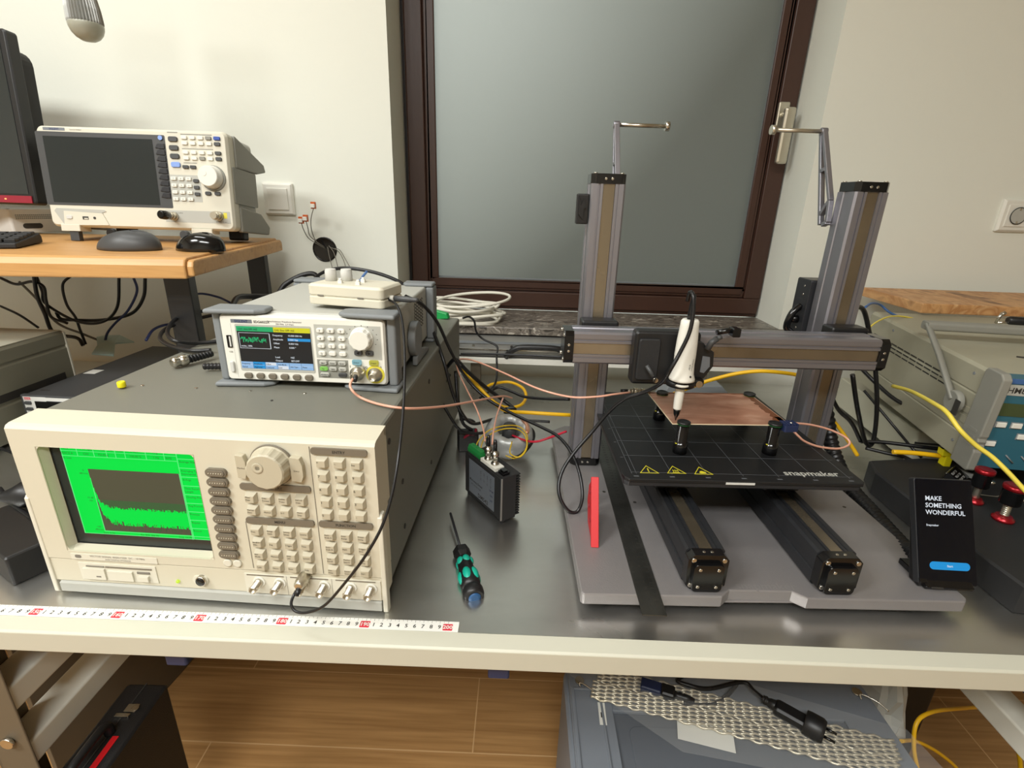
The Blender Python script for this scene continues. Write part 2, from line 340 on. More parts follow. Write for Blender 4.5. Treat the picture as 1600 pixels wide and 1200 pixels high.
L.new(b.outputs[0], ms.inputs[1]); L.new(tl.outputs[0], ms.inputs[2]); L.new(ms.outputs[0], N['Material Output'].inputs[0])

struct(MB().box(XL, XR, YB, 1.75, -.9, -.8).build('floor', 'floor'))
struct(MB().box(XL, XR, YB, 1.75, ZC, ZC + .1).build('ceiling', 'ceil'))
struct(MB().box(XL - .1, XL, YB, 1.75, -.8, ZC).build('wall_left', 'sidewall'))
struct(MB().box(XR, XR + .1, YB, 1.75, -.8, ZC).build('wall_right', 'sidewall'))
struct(MB().box(XL, XR, YB - .1, YB, -.8, ZC).build('wall_back', 'sidewall'))
WX0, WX1, WZ0, WZ1 = -.347, .741, .141, 1.66
wf = MB(); wf.box(XL, WX0, YW, 1.75, -.8, ZC); wf.box(WX1, XR, YW, 1.75, -.8, ZC); wf.box(WX0, WX1, YW, 1.75, -.8, WZ0); wf.box(WX0, WX1, YW, 1.75, WZ1, ZC)
struct(wf.build('wall_front', 'wall'))
sl = MB(); sl.box(WX0, WX1, 1.44, 1.60, .1415, .163); sl.rbox(-.40, .80, 1.36, 1.4495, .141, .163, r=.004, axis='x')
struct(sl.build('trim_1', 'stone', bevel=.0015))
# window: fixed frame, sash with bead, frosted pane, handle
def ring(mb, x0, x1, z0, z1, w, y0, y1, m=0):
    mb.box(x0, x1, y0, y1, z0, z0 + w, m); mb.box(x0, x1, y0, y1, z1 - w, z1, m); mb.box(x0, x0 + w, y0, y1, z0 + w, z1 - w, m); mb.box(x1 - w, x1, y0, y1, z0 + w, z1 - w, m)
rt = bpy.data.objects.new('window_1', None); C.objects.link(rt); rt['kind'] = 'structure'; rt.location = (.2, 1.6, .163)
def wb(mb, n, mt, p, bv=0): 
    mb.v = [(v[0] - .2, v[1] - 1.6, v[2] - .163) for v in mb.v]; return mb.build(n, mt, p, bv)
f1 = MB(); ring(f1, WX0 + .0005, WX1 - .0005, .1635, WZ1 - .0005, .03, 1.606, 1.68); wb(f1, 'window_frame', 'brownd', rt)
f2 = MB(); ring(f2, -.335, .735, .1745, 1.645, .048, 1.590, 1.655); ring(f2, -.335, .735, .1645, 1.65, .012, 1.598, 1.65); sash = wb(f2, 'sash', 'brown', rt, .003)
f3 = MB(); ring(f3, -.2855, .6855, .2235, 1.60, .0235, 1.597, 1.625); ring(f3, -.2775, .6775, .2315, 1.592, .0225, 1.593, 1.60); wb(f3, 'glazing_bead', 'brown', rt, .003)
f4 = MB(); f4.box(-.265, .668, 1.612, 1.618, .254, 1.59); wb(f4, 'pane', 'frost', rt)
f5 = MB(); ring(f5, -.2625, .6625, .2565, 1.585, .0035, 1.6095, 1.612); wb(f5, 'seal', 'mgrey', rt)
hd = MB(); hd.softbox(.684, .713, 1.579, 1.59, .69, .760, r=.004, c=.002, axis='y'); hd.cyl((.702, 1.553, .728), .0085, .027, 'y', 16)
hd.softbox(.688, .716, 1.541, 1.556, .603, .742, r=.006, c=.004, axis='y'); wb(hd, 'window_handle', 'nickel', rt, .001)

# ------------------------------------------------------------------ steel-topped workbench
t = thing('workbench', 'long metal workbench with brushed steel top and pale beige front profile', 'workbench', (0, .45, 0))
def ben(mb, n, mt, bv=0, p=t, lab=None):
    mb.v = [(v[0], v[1] - .45, v[2]) for v in mb.v]; o = mb.build(n, mt, p, bv)
    if lab: o['label'] = lab
    return o
ben(MB().box(-1.9, 1.9, .474, 1.43, -.022, 0), 'steel_top', 'steel')
ben(MB().prism([(.45, -.030), (.45, -.003), (.4525, -.0005), (.4735, .0008), (.4735, -.0225), (.462, -.030)], 'x', -1.9, 1.9), 'front_profile', 'lip', .0008)
for x in (-1.85, -.735, .80, 1.8):
    for y in (.5, 1.33): 
        s_ = 1 if x < 0 else -1; xo = x if x < 0 else x + .052; yf = y if y < 1 else y + .052
        mb = MB().box(x, x + .055, yf, yf + .003, -.8, -.0225).box(xo, xo + .003, y, y + .055, -.8, -.0225)
        lg = ben(mb, 'leg', 'frame', .003)
        if y == .5: ben(MB().cyl((x + .03, .4935, -.258), .009, .0065, 'y', 14, b=.003), 'bolt', 'chrome', 0, lg)
    ben(MB().rbox(x + .0032, x + .0515, .5035, 1.3815, -.309, -.268, r=.004, axis='y'), 'side_rail', 'rail')
    ben(MB().rbox(x + .0032, x + .0515, .5035, 1.3815, -.205, -.163, r=.004, axis='y'), 'side_rail', 'rail')
ben(MB().box(-1.84, 1.84, .50, .53, -.062, -.0225), 'apron', 'frame', .002)
for i, (x, lab) in enumerate(((-.404, 'navy clip under bench edge above the black case'), (-.011, 'navy clip under bench edge over bare floor'), (.640, 'navy clip under bench edge by the white frame bar'))):
    tag(MB().softbox(x - .013, x + .013, .463, .488, -.058, -.0305, r=.003, c=.002, axis='z').build('edge_clip', 'clipblue'), lab, 'clip', 'navy clips under the bench edge')

# ------------------------------------------------------------------ wall things
def wallplate(name, label, cat, x, z, group=None):
    t = thing(name, label, cat, (x, YW, z)); return t
t = wallplate('light_switch', 'white square rocker light switch on wall left of window', 'switch', -.657, .472)
MB().softbox(-.0405, .0405, -.011, 0, -.0405, .0405, r=.003, c=.005, axis='y').build('switch_frame', 'white', t)
MB().softbox(-.0275, .0275, -.0135, -.011, -.0275, .0275, r=.001, c=.0012, axis='y').build('rocker', 'white', t)
t = wallplate('wall_socket', 'white wall socket with round recess on wall right of window', 'socket', 1.29, .487)
mb = MB(); P = rrect(-.0405, .0405, -.0405, .0405, .003); mb.softbox(-.0405, .0405, -.011, 0, -.0405, .0405, r=.003, c=.005, axis='y'); mb.build('socket_frame', 'white', t)
mb = MB(); mb.softbox(-.0275, .0275, -.0135, -.011, -.0275, .0275, r=.001, c=.001, axis='y'); mb.build('socket_insert', 'white', t)
mb = MB(); mb.lathe([(.0215, -.0165), (.0195, -.0165), (.0185, -.0125), (.0185, -.0137)], (0, 0, 0), 'y', 28); mb.cyl((0, -.0142, 0), .0185, .0006, 'y', 28, m=0); mb.box(-.0022, .0022, -.0175, -.0135, .0135, .0195, 1); mb.box(-.0022, .0022, -.0175, -.0135, -.0195, -.0135, 1)
for s in (-1, 1): mb.cyl((s * .0095, -.0146, 0), .0027, .0006, 'y', 12, m=2)
mb.build('socket_well', ['lgrey', 'chrome', 'ink'], t)
t = wallplate('junction_hole', 'open round black flush box in wall with loose grey wires', 'wall box', -.547, .344)
mb = MB(); mb.lathe([(.0335, .0), (.0335, -.002), (.031, -.003), (.0295, -.002), (.029, .001)], (0, 0, 0), 'y', 28); mb.cyl((0, -.0016, 0), .0298, .0012, 'y', 28)
mb.build('box_rim', 'gloss', t)
O = Vector((-.547, YW, .344))
for px, lab in (([(508, 388), (497, 382), (482, 372), (474, 358), (471, 348)], 0), ([(507, 386), (495, 378), (484, 368), (481, 356), (478, 345)], 0), ([(504, 384), (494, 377), (487, 360), (486, 342), (490, 325)], 0)):
    P = [at(a, b, y=YW - .004 - .018 * i) - O for i, (a, b) in enumerate(px)]
    w_ = MB().tube(spline(P), .0011, 6).build('wire', 'greycab', t)
    e = P[-1]; mb = MB(); mb.softbox(e.x - .006, e.x + .006, e.y - .004, e.y + .004, e.z - .002, e.z + .015, r=.001, c=.001, axis='z'); mb.softbox(e.x - .0055, e.x + .0055, e.y - .009, e.y - .0042, e.z + .001, e.z + .010, r=.001, c=.001, axis='z', m=1)
    mb.build('lever_connector', ['orangewago', 'white'], w_)
for px in ([(512, 386), (514, 398), (519, 418)], [(514, 384), (522, 396), (528, 418)], [(516, 386), (528, 392), (536, 405), (541, 420)], [(518, 388), (530, 390), (538, 402), (546, 416)]):
    MB().tube(spline([at(a, b, y=YW - .004 - .015 * i) - O for i, (a, b) in enumerate(px)]), .0011, 6).build('wire', 'greycab', t)
# hanging LED bulb
t = thing('led_bulb', 'bare LED bulb with ribbed silver heatsink hanging before wall', 'light bulb', (-.868, 1.16, .757))
mb = MB(); n = 36; prof = [(.0295, .030), (.0300, .034), (.0290, .055), (.0245, .088), (.0195, .112), (.0165, .125)]
V = []
for r_, h_ in prof:
    for i in range(n * 2):
        a = 2 * math.pi * i / (n * 2); rr = r_ * (1.0 if i % 2 else .90); V.append((rr * math.cos(a), rr * math.sin(a), h_))
q_ = n * 2; mb.add(V, [(j * q_ + i, j * q_ + (i + 1) % q_, (j + 1) * q_ + (i + 1) % q_, (j + 1) * q_ + i) for j in range(len(prof) - 1) for i in range(q_)]); mb.add(V, [tuple(range(q_))])
mb.cyl((0, 0, .125), .0135, .03, 'z', 18); mb.build('heatsink', 'alu', t)
MB().lathe([(.001, 0), (.011, .0012), (.0195, .0062), (.0255, .0135), (.0288, .022), (.0295, .0285), (.0290, .031)], n=28).build('diffuser', 'bulbgl', t)
MB().lathe([(.02, .15), (.021, .155), (.021, .2), (.008, .215), (.004, .22)], n=22).build('lamp_holder', 'white', t)
MB().tube([(0, 0, .218), (0, 0, 1.142)], .003, 8).build('cord', 'white', t)

# ------------------------------------------------------------------ wooden shelf desk on the left
DK = (-.58, .905)
t = thing('wooden_riser_desk', 'low pine-topped desk with black square steel legs at left', 'desk', (DK[0], DK[1], 0), R(7))
mb = MB(); mb.prism([(0, .339), (.0, .362), (.006, .372), (.014, .375), (.488, .375), (.496, .37), (.5, .36), (.5, .339)], 'x', -1.45, -.012); mb.prism([(.004, .343), (.004, .36), (.008, .368), (.014, .371), (.486, .371), (.494, .366), (.496, .36), (.496, .343)], 'x', -.012, 0); mb.build('desk_top', 'pinewood', t, .003)
for x in (-.082, -1.33):
    for y in (.055, .455):
        MB().box(x, x + .045, y, y + .028, .0006, .3388).build('leg', 'black', t, .002)
    MB().box(x, x + .045, .084, .454, .0006, .028).build('leg_crossbar', 'black', t, .002)
def D(x, y, z=.375): return Matrix.Rotation(R(7), 4, 'Z') @ Vector((x, y, z)) + Vector((DK[0], DK[1], 0))

# monitor, small computer, keyboard, mice
t = thing('computer_monitor', 'large black monitor with crimson lower trim cut by left photo edge', 'monitor', (-1.352, 1.215, .376), R(-4))
T = Matrix.Translation((0, 0, .07)) @ Matrix.Rotation(R(-5), 4, 'X')
mb = MB(); mb.softbox(-.27, .27, -.012, .014, 0, .345, r=.008, c=.003, axis='y', T=T); mb.build('bezel', 'black', t, .001)
MB().box(-.255, .255, -.0128, -.0122, .022, .335, T=T).build('screen', 'screen', t)
mb = MB(); mb.box(-.262, .262, -.0145, -.0122, .003, .018, T=T); mb.build('trim_strip', 'redline', t)
MB().cyl((.20, -.0165, .0105), .0016, .002, 'y', 10, T=T).build('power_led', 'amber', t)
mb = MB(); mb.softbox(-.25, .258, .0142, .05, .02, .32, r=.03, c=.01, axis='y', T=T @ Matrix.Rotation(0, 4, 'X')); mb.build('back_shell', 'matblack', t)
mb = MB(); mb.box(-.20, -.13, .05, .065, .012, .2); mb.softbox(-.235, -.105, -.02, .11, .0005, .014, r=.02, c=.003, axis='z'); mb.build('stand', 'black', t)
t = thing('small_computer', 'squat silver-white computer box with dark slot beside keyboard', 'computer', tuple(at(22, 366, z=.3765)), R(-22))
mb = MB(); mb.softbox(-.20, 0, 0, .16, .002, .058, r=.006, c=.002, axis='z'); mb.build('case', 'silver', t, .001)
mb = MB(); mb.rbox(.0, .0006, .022, .062, .012, .024, r=.0058, axis='x'); mb.build('slot', 'ink', t)
mb = MB(); [mb.box(0, .0005, .012 + .004 * i, .0145 + .004 * i, .034 + .004 * k, .0365 + .004 * k) for i in range(28) for k in range(3)]; mb.build('vent_mesh', 'mgrey', t)
t = thing('keyboard', 'black computer keyboard whose right end shows on the desk', 'keyboard', tuple(at(66, 379, z=.3762)), R(26))
MB().prism([(-.13, 0), (-.13, .009), (0.0, .019), (.006, .012), (.006, 0)], 'x', -.44, 0).build('keyboard_body', 'matblack', t, .002)
mb = MB()
for i in range(5):
    for k in range(22):
        y = -.118 + i * .0215; z = .0095 + (y + .13) * .0769; mb.softbox(-.43 + k * .0195, -.4125 + k * .0195, y, y + .0185, z, z + .006, r=.002, c=.0015, axis='z')
mb.build('keys', 'matblack', t)['kind'] = 'stuff'
def mouse(name, lab, px, mt, rz, L_=.118, W_=.066, Hh=.038, grip=None, wheel='rubber'):
    t = thing(name, lab, 'computer mouse', tuple(at(px[0], px[1], z=.3757)), R(rz), group='mice on the pine desk'); V = []; n = 24; ks = 9
    for k in range(ks + 1):
        a = k / ks * math.pi / 2; sc = math.cos(a) ** .55 if k < ks else .02; z = Hh * math.sin(a)
        for j in range(n):
            th = 2 * math.pi * j / n; x = math.cos(th); y = math.sin(th); wx = W_ / 2 * (1 - .12 * math.cos(2 * th))
            V.append((x * L_ / 2 * sc - .008 * k / ks, y * wx * sc, z * (1 - .28 * max(0, x) ** 2 - .1 * max(0, -x) ** 2)))
    b_ = MB().add(V, [(k * n + j, k * n + (j + 1) % n, (k + 1) * n + (j + 1) % n, (k + 1) * n + j) for k in range(ks) for j in range(n)], 0, True); b_.add(V, [tuple(range(n)), tuple(range(ks * n, ks * n + n))]); b_.build('shell', mt, t)
    MB().cyl((.030, -.004, Hh * .78), .009, .008, 'y', 16).build('scroll_wheel', wheel, t)
    return t
mouse('computer_mouse', 'wide matt dark-grey mouse on desk below the analyser screen', (203, 389), 'dgrey', 175, .125, .078, .036)
mouse('computer_mouse', 'small glossy black mouse near right corner of pine desk', (314, 391), 'gloss', 170, .104, .062, .035, wheel='dgrey')
# cables hanging under the wooden desk
for i, (px, r_, mt, lab) in enumerate((
    ([(53, 430), (58, 462), (70, 490), (84, 520), (120, 528), (130, 540)], .0045, 'rubber', 'black cable dropping straight below the desk, leftmost of the loops'),
    ([(56, 430), (66, 455), (72, 475), (120, 502), (160, 503), (183, 480), (186, 432)], .0035, 'rubber', 'black cable looping widest below the pine desk'),
    ([(112, 430), (98, 445), (104, 475), (118, 496), (125, 515), (134, 538)], .0032, 'rubber', 'thin black cable curling in from below desk front to the cable tangle'),
    ([(227, 432), (224, 465), (205, 490), (160, 500), (115, 500), (95, 498), (88, 488)], .0042, 'rubber', 'thick black cable hanging below the desk beside a blue one'),
    ([(208, 432), (214, 455), (200, 485), (180, 505), (168, 520), (164, 534)], .003, 'bluecab', 'navy cable hanging below the pine desk'),
    ([(0, 434), (25, 444), (50, 440), (68, 448), (72, 470), (80, 495), (105, 505)], .0035, 'rubber', 'black cable entering at left photo edge below the desk'),
    ([(30, 440), (60, 470), (90, 505), (130, 522), (165, 536)], .003, 'greycab', 'grey-beige cable sloping down behind the beige instrument'),
    ([(0, 478), (30, 492), (60, 512)], .003, 'rubber', 'short black cable behind the top of the beige instrument'))):
    cable('hanging_cable', lab, [at(a, b, y=1.27 + .015 * (i % 4) - .004 * j) for j, (a, b) in enumerate(px)], r_, mt, group='cables hanging below the pine desk')
# ------------------------------------------------------------------ spectrum analyser on the pine desk
t = thing('spectrum_analyser', 'cream benchtop spectrum analyser with large dark screen on pine desk', 'measuring instrument', (-1.0261, 1.1428, .4045), R(2.5), R(-6))
mb = MB(); P = rrect(0, .394, .001, .203, .012); mb.prism(P, 'y', .006, .028, 0); Q = rrect(.004, .390, .005, .199, .010); mb.prism(Q, 'y', 0, .006, 0, top=P); mb.build('front_bezel', 'cream2', t, .0008)
mb = MB(); mb.prism(rrect(.004, .39, .005, .2, .012), 'y', .028, .118); mb.prism(rrect(.012, .382, .012, .192, .012), 'y', .118, .13); mb.build('housing', 'lgrey', t, .001)
mb = MB(); mb.rbox(.0, .2658, -.0006, .001, .0455, .1915, r=.003, m=0); mb.rbox(.0148, .2395, -.001, .0002, .051, .1825, r=.001, m=1); mb.build('screen_surround', ['dgrey', 'screen'], t)
mb = MB()
for i in range(9):
    z = .1695 - i * .0123; mb = MB(); mb.prism([(.2445, z - .004), (.249, z - .004), (.253, z - .0052), (.2638, z - .0052), (.2638, z + .0052), (.253, z + .0052), (.249, z + .004)], 'y', -.0028, -.0006); mb.build('soft_key', 'anthr', t, .0006)
MB().cyl((.2575, -.003, .1858), .0045, .0025, 'y', 18, b=.0006).build('power_key', 'ltbluekey', t)
def key1(mt, *a, r, c, nm='key'): MB().softbox(*a, r=r, c=c, axis='y').build(nm, mt, t)
for r_, z in ((0, .1882), (1, .1772), (2, .1592), (3, .1478)):
    for k in range(4): key1('hamegfr' if (r_ == 0 and k == 3) or (r_ == 3 and k == 2) else 'white', .3005 + k * .0168, .3125 + k * .0168, -.0032, -.0002, z - .0035, z + .0035, r=.002, c=.0006)
for r_ in range(4):
    for k in range(3): key1('white', .2692 + k * .0158, .2805 + k * .0158, -.0032, -.0002, .1062 - r_ * .0138 - .0035, .1062 - r_ * .0138 + .0035, r=.002, c=.0006)
for z in (.1842, .1672, .1507): key1('dgrey', .2735, .2925, -.0034, -.0002, z - .005, z + .005, r=.0035, c=.0008)
for z in (.1772, .1592, .1478): key1('dgrey', .368, .3805, -.0034, -.0002, z - .0035, z + .0035, r=.002, c=.0006)
for x in (.297, .3125): key1('dgrey', x, x + .0125, -.0034, -.0002, .1268, .1335, r=.002, c=.0006)
for z in (.1025, .0892, .0758): key1('dgrey', .316, .3275, -.0034, -.0002, z - .0035, z + .0035, r=.002, c=.0006)
for x in (.3385, .3585): key1('dgrey', x, x + .0125, -.0034, -.0002, .0742, .0818, r=.003, c=.0006)

MB().softbox(.368, .3815, -.0034, -.0002, .1847, .1917, r=.002, c=.0006, axis='y').build('blue_key', 'bluekey', t)
MB().softbox(.2735, .2925, -.0034, -.0002, .1287, .1392, r=.0035, c=.0008, axis='y').build('pale_blue_key', 'ltbluekey', t)
mb = MB()
for a in ((.272, .2935, .1965, .1985), (.299, .364, .1935, .1955), (.299, .364, .1655, .1672), (.299, .327, .1375, .139), ): mb.quad(*a, 0)
mb.quad(.2665, .3305, .0595, .114, -.0001, 1); mb.quad(.247, .386, .0165, .0412, -.0001, 1); mb.quad(.0175, .062, .1938, .1995, -.0001, 2)
mb.ftext('SIGLENT', .0052, .04, .1949, -.0004, 3, True); mb.ftext('Spectrum Analyzer', .0032, .084, .1953, -.0002, 4); mb.ftext('RF INPUT 50 ohm', .003, .366, .0185, -.0004, 4); mb.ftext('TG SOURCE', .003, .277, .035, -.0004, 4)
for i in range(12): mb.ftext(str((7, 8, 9, 4, 5, 6, 1, 2, 3, 0, 0, 0)[i]), .004, .2748 + (i % 3) * .0158, .1047 - (i // 3) * .0138, -.0034, 4)
mb.quad(.25, .2585, .0255, .0375, -.0002, 5); mb.quad(.372, .3795, .027, .039, -.0002, 5)
mb.build('panel_print', ['hamegfr', 'lgrey', 'labelgrey', 'bluecab', 'ink', 'yelring'], t)
mb = MB(); mb.lathe([(.0235, 0), (.0235, -.004), (.0215, -.006), (.021, -.019), (.0195, -.0215)], (.357, -.0002, .111), 'y', 32); mb.cyl((.3505, -.0222, .1165), .0055, .0008, 'y', 18, m=0)
mb.build('tuning_knob', 'white', t)
MB().lathe([(.0265, 0), (.0262, -.0015), (.0245, -.0016)], (.3585, -.0002, .109), 'y', 32).build('knob_ring', 'hamegfr', t)
def ntype(mb, x, z, y0=-.0004, s=1., m=0):
    for r_, a, b in ((.0095, 0, -.006), (.0075, -.006, -.012), (.0088, -.012, -.016), (.0068, -.016, -.023)): mb.lathe([(r_ * s, y0 + a * s), (r_ * s, y0 + b * s)], (x, 0, z), 'y', 18, m)
mb = MB(); ntype(mb, .2665, .0285, s=.95); mb.build('coaxial_socket', 'nickel', t); mb = MB(); ntype(mb, .362, .0315, s=1.05); mb.build('coaxial_socket', 'nickel', t)
MB().lathe([(.0068, -.0215), (.0085, -.024), (.0092, -.034), (.0088, -.046), (.006, -.049)], (.2665, 0, .0285), 'y', 20).build('dust_cap', 'gloss', t)
mb = MB(); mb.prism([(.030, .004), (.125, .006), (.114, .0305), (.033, .0335)], 'y', -.0022, .002, 0); mb.prism([(.0125, .0335), (.03, .004), (.033, .0335), (.112, .031), (.122, .0345), (.118, .0375), (.018, .039)], 'y', -.0012, .002, 1)
mb.softbox(.037, .05, -.004, -.0022, .017, .0245, r=.003, c=.0005, axis='y', m=2); mb.rbox(.071, .0835, -.0026, -.002, .0165, .023, r=.0006, m=3); mb.box(.0745, .0825, -.0028, -.0025, .0175, .0198, 0); mb.cyl((.0965, -.0028, .0202), .0028, .0008, 'y', 14, m=3)
mb.build('connector_panel', ['cream2', 'lgrey', 'silver', 'ink'], t)
mb = MB(); mb.softbox(.0215, .062, -.003, .03, -.008, .006, r=.002, c=.001, axis='z'); mb.build('foot_mount', 'cream2', t); mb = MB(); mb.softbox(.30, .345, -.003, .03, -.006, .004, r=.002, c=.001, axis='z'); mb.build('foot_mount', 'cream2', t)
for x in (.036, .315): MB().box(x, x + .019, 0, .012, -.0285, -.008).build('front_foot', 'dgrey', t, .001)
for x in (.075, .335): MB().box(x, x + .035, .085, .115, -.0165, .006).build('rear_foot', 'black', t, .004)
for z0, z1 in ((.135, .203), (-.004, .055)):
    for s, x in ((0, -.0), (1, .386)):
        mb = MB(); top = z1 > .1
        pl = [(.028, z1 - .002 if top else z0 + .004), (.165, z0 + .028 if top else z0 + .004), (.172, z0 + .012 if top else z0 + .022), (.128, z0 + .002 if top else z1 - .008), (.028, z0 if top else z1)]
        mb.prism(pl, 'x', x - (.004 if not s else 0), x + .012); mb.build('corner_guard', 'hamegfr', t, .003)
mb = MB(); mb.rbox(.3905, .396, .012, .118, .06, .135, r=.003, axis='x'); mb.build('side_strip', 'hamegfr', t)

# ------------------------------------------------------------------ big signal analyser with green screen
AN = (-.574, .5098, .001)
t = thing('signal_analyser', 'large cream vintage signal analyser with glowing green screen', 'measuring instrument', AN, R(-1.85))
W, Hh = .421, .2328; Z0 = .004
mb = MB(); zt = Hh; x0, x1, z0, z1 = .0305, .2145, .0670, .2085
Ya, Yb = 0, .0062                                     # bezel built round the screen opening
def bez(mb, X0, X1, Zl, Zh, m=0): mb.box(X0, X1, 0, .04, Zl, Zh, m)
# one front plate with an opening: four blocks, welded into one surface
for a in ((0, x0, .0545, zt - .004), (x1, W, .0545, zt - .004), (x0, x1, .0545, z0), (x0, x1, z1, zt - .004)): mb.box(a[0], a[1], .001, .035, a[2], a[3])
mb.prism([(.001, zt - .004), (.0035, zt - .0006), (.008, zt + .001), (.044, zt + .003), (.044, zt - .01), (.035, zt - .0045)], 'x', 0, W)
mb.box(0, .004, .035, .044, .14, zt + .0005); mb.box(W - .004, W, .035, .044, .14, zt + .0005)
for cx, cz, sx, sz in ((x0, z0, 1, 1), (x1, z0, -1, 1), (x0, z1, 1, -1), (x1, z1, -1, -1)):
    rr = .007; mb.prism([(cx, cz)] + [(cx + sx * rr * (1 - math.cos(R(q))), cz + sz * rr * (1 - math.sin(R(q)))) for q in range(0, 91, 15)], 'y', .0012, .0135)
mb.build('front_bezel', 'cream', t, .0012)
mb = MB(); d = .0125; i0, i1, k0, k1 = x0 + .001, x1 - .002, z0 + .0005, z1 - .001     # bevelled inner lips of the screen opening
V = [(x0 - .0005, .0005, z0 - .0005), (x1, .0005, z0 - .0005), (x1, .0005, z1), (x0 - .0005, .0005, z1), (i0 + .002, d, k0 + .002), (i1, d, k0 + .002), (i1, d, k1), (i0 + .002, d, k1)]
mb.add(V, [(0, 1, 5, 4), (1, 2, 6, 5), (2, 3, 7, 6), (3, 0, 4, 7)], 0); mb.build('screen_recess', 'cream', t)
# lower fascia
mb = MB(); mb.box(.0015, W, .002, .035, .0195, .0532); mb.build('lower_fascia', 'cream', t, .001)
mb = MB(); mb.prism([(.0, .004), (.0, .017), (.004, .0192), (.03, .0192), (.03, .004)], 'x', .006, W - .004); mb.build('bottom_trim', 'greybot', t, .0008)
for x in (-.0035, W - .0025): mb = MB(); mb.prism([(.0035, .0), (.0, .004), (.0, .1385), (.0035, .1425), (.012, .1425), (.012, .0)], 'x', x, x + .0058); mb.build('corner_trim', 'cream2', t, .0012)
mb = MB(); mb.box(.0035, W - .0035, .0355, .635, .0135, zt + .0015); mb.build('casing', 'greypaint', t, .004)
mb = MB(); [mb.cyl((.06 + .075 * i, .135, zt + .0015), .0022, .0009, 'z', 10) for i in range(5)]; mb.cyl((.255, .105, zt + .0015), .0016, .001, 'z', 8, m=1); mb.build('lid_screws', ['chrome', 'ink'], t)
mb = MB()
for y, z in ((.065, .205), (.065, .13), (.115, .12), (.115, .048), (.30, .2), (.30, .05)): mb.cyl((W - .0036, y, z), .004, .0012, 'x', 14)
mb.build('side_plugs', 'ink', t)
for x in (.03, .35):
    for y in (.06, .5): MB().cyl((x + .02, y, 0.0), .016, .0134, 'z', 18).build('foot', 'black', t)
# CRT
mb = MB(); yg = d + .0005; gx0, gx1, gz0, gz1 = .0465, i1 - .0005, .0850, k1 - .0005
mb.quad(i0 + .002, i1, k0 + .002, k1, yg + .001, 0)                    # black glass
mb.quad(gx0, gx1, gz0, gz1, yg + .0003, 1)
mb.prism([(gx0 - .0002, gz0 - .0004), (gx1, gz0 - .0004), (gx1, gz0 + .0002), (gx0 + .0006, gz0 + .0002), (gx0 + .0006, gz1), (gx0 - .0002, gz1)], 'y', yg - .0001, yg + .0002, 2)
px0, px1, pz0, pz1 = .0735, .1835, .0905, .1755
mb.quad(px0, px1, pz0, pz1, yg - .0002, 3)
hh = pz1 - pz0; ww = px1 - px0; rn = random.Random(3); nb = 150
for i in range(nb):
    u = (i + .5) / nb; x = px0 + u * ww; bw = ww / nb * .5
    top = .51 - .13 * (1 - math.exp(-u * 14)) * 1.0 - .0 + (.42 * math.exp(-u * 60)); lo = top - .22 - rn.uniform(0, .10) + .1 * math.exp(-u * 10)
    topj = top + rn.uniform(-.02, .03)
    if u > .05: mb.box(x - bw * .62, x + bw * .62, yg - .0004, yg - .0001, pz0 + (top - .01) * hh, pz0 + (.515) * hh, 4)
    mb.box(x - bw * .86, x + bw * .86, yg - .0006, yg - .0001, pz0 + max(lo, .1) * hh, pz0 + topj * hh, 1)
    if rn.random() < .4: mb.box(x - bw * .3, x + bw * .3, yg - .0005, yg - .0001, pz0 + max(lo - rn.uniform(.02, .1), .03) * hh, pz0 + lo * hh, 4)
mb.box(px0, px0 + .0006, yg - .0006, yg - .0001, pz0, pz0 + hh * .86, 5)
y_ = yg - .0003
for x, z, s, b in ((gx0 + .006, gz1 - .0062, .0042, 'Meas'), (.079, gz1 - .0062, .004, 'Pwr Spec'), (.0975, gz1 - .0062, .004, 'Cal'), (.1075, gz1 - .0062, .004, 'AR'), (.1185, gz1 - .0062, .004, 'ISO'), (.136, gz1 - .0062, .004, '0 dBV'), (.1605, gz1 - .0062, .004, 'Avg'),
    (gx0 + .007, gz1 - .0128, .0038, 'TRACE A'), (.0765, gz1 - .0128, .0038, 'CH1'), (.0975, gz1 - .0128, .0038, 'Pending'), (.136, gz1 - .0128, .0038, '100.00 %'), (.1605, gz1 - .0128, .0038, '1 Hz'), (.1755, gz1 - .0128, .0038, 'RMS'), (gx0 + .006, gz1 - .019, .0036, 'A: Live'),
    (px0 - .006, pz1 - .003, .0032, '0'), (px0 - .0065, pz1 - .007, .0032, 'dBVrms'), (px0 - .0065, pz0 + .045, .0032, '10 dB'), (px0 - .0065, pz0 + .041, .0032, '/div'), (px0 - .0065, pz0 + .004, .0032, '-100'), (px0 - .0065, pz0, .0032, 'dBVrms'),
    (px0 + .005, pz0 - .0044, .0034, 'Start: 0 Hz'), (.13, pz0 - .0044, .0034, 'Res BW: 366 Hz'), (.176, pz0 - .0044, .0034, 'Stop: 10 MHz')): mb.ftext(b, s, x, z, y_ - .0003, 6)
sx = .187
for i, b in enumerate(('Averaging', 'Average Num', 'Averaging Type|Exponential', '# Avgs', 'Time Record|Length', 'Overlap Proc', 'Avg Process', 'Preview', 'Repeat', 'Return')):
    z = gz1 - .0045 - i * .0118
    for j, q in enumerate(b.split('|')): mb.ftext(q, .0036, sx, z - .0042 * j, y_ - .0003, 6, align='l')
    mb.quad(sx - .0016, gx1, z - .0074, z - .0069, y_ - .0002, 2)
mb.quad(sx - .002, sx - .0015, gz0, gz1, y_ - .0002, 2)
for z in (gz1 - .0085, gz1 - .0152): mb.quad(gx0, sx - .002, z, z + .0004, y_ - .0002, 2)
for x in (.066, .086, .1015, .112, .1235, .1485, .17): mb.quad(x, x + .0004, gz1 - .0152, gz1 - .002, y_ - .0002, 2)
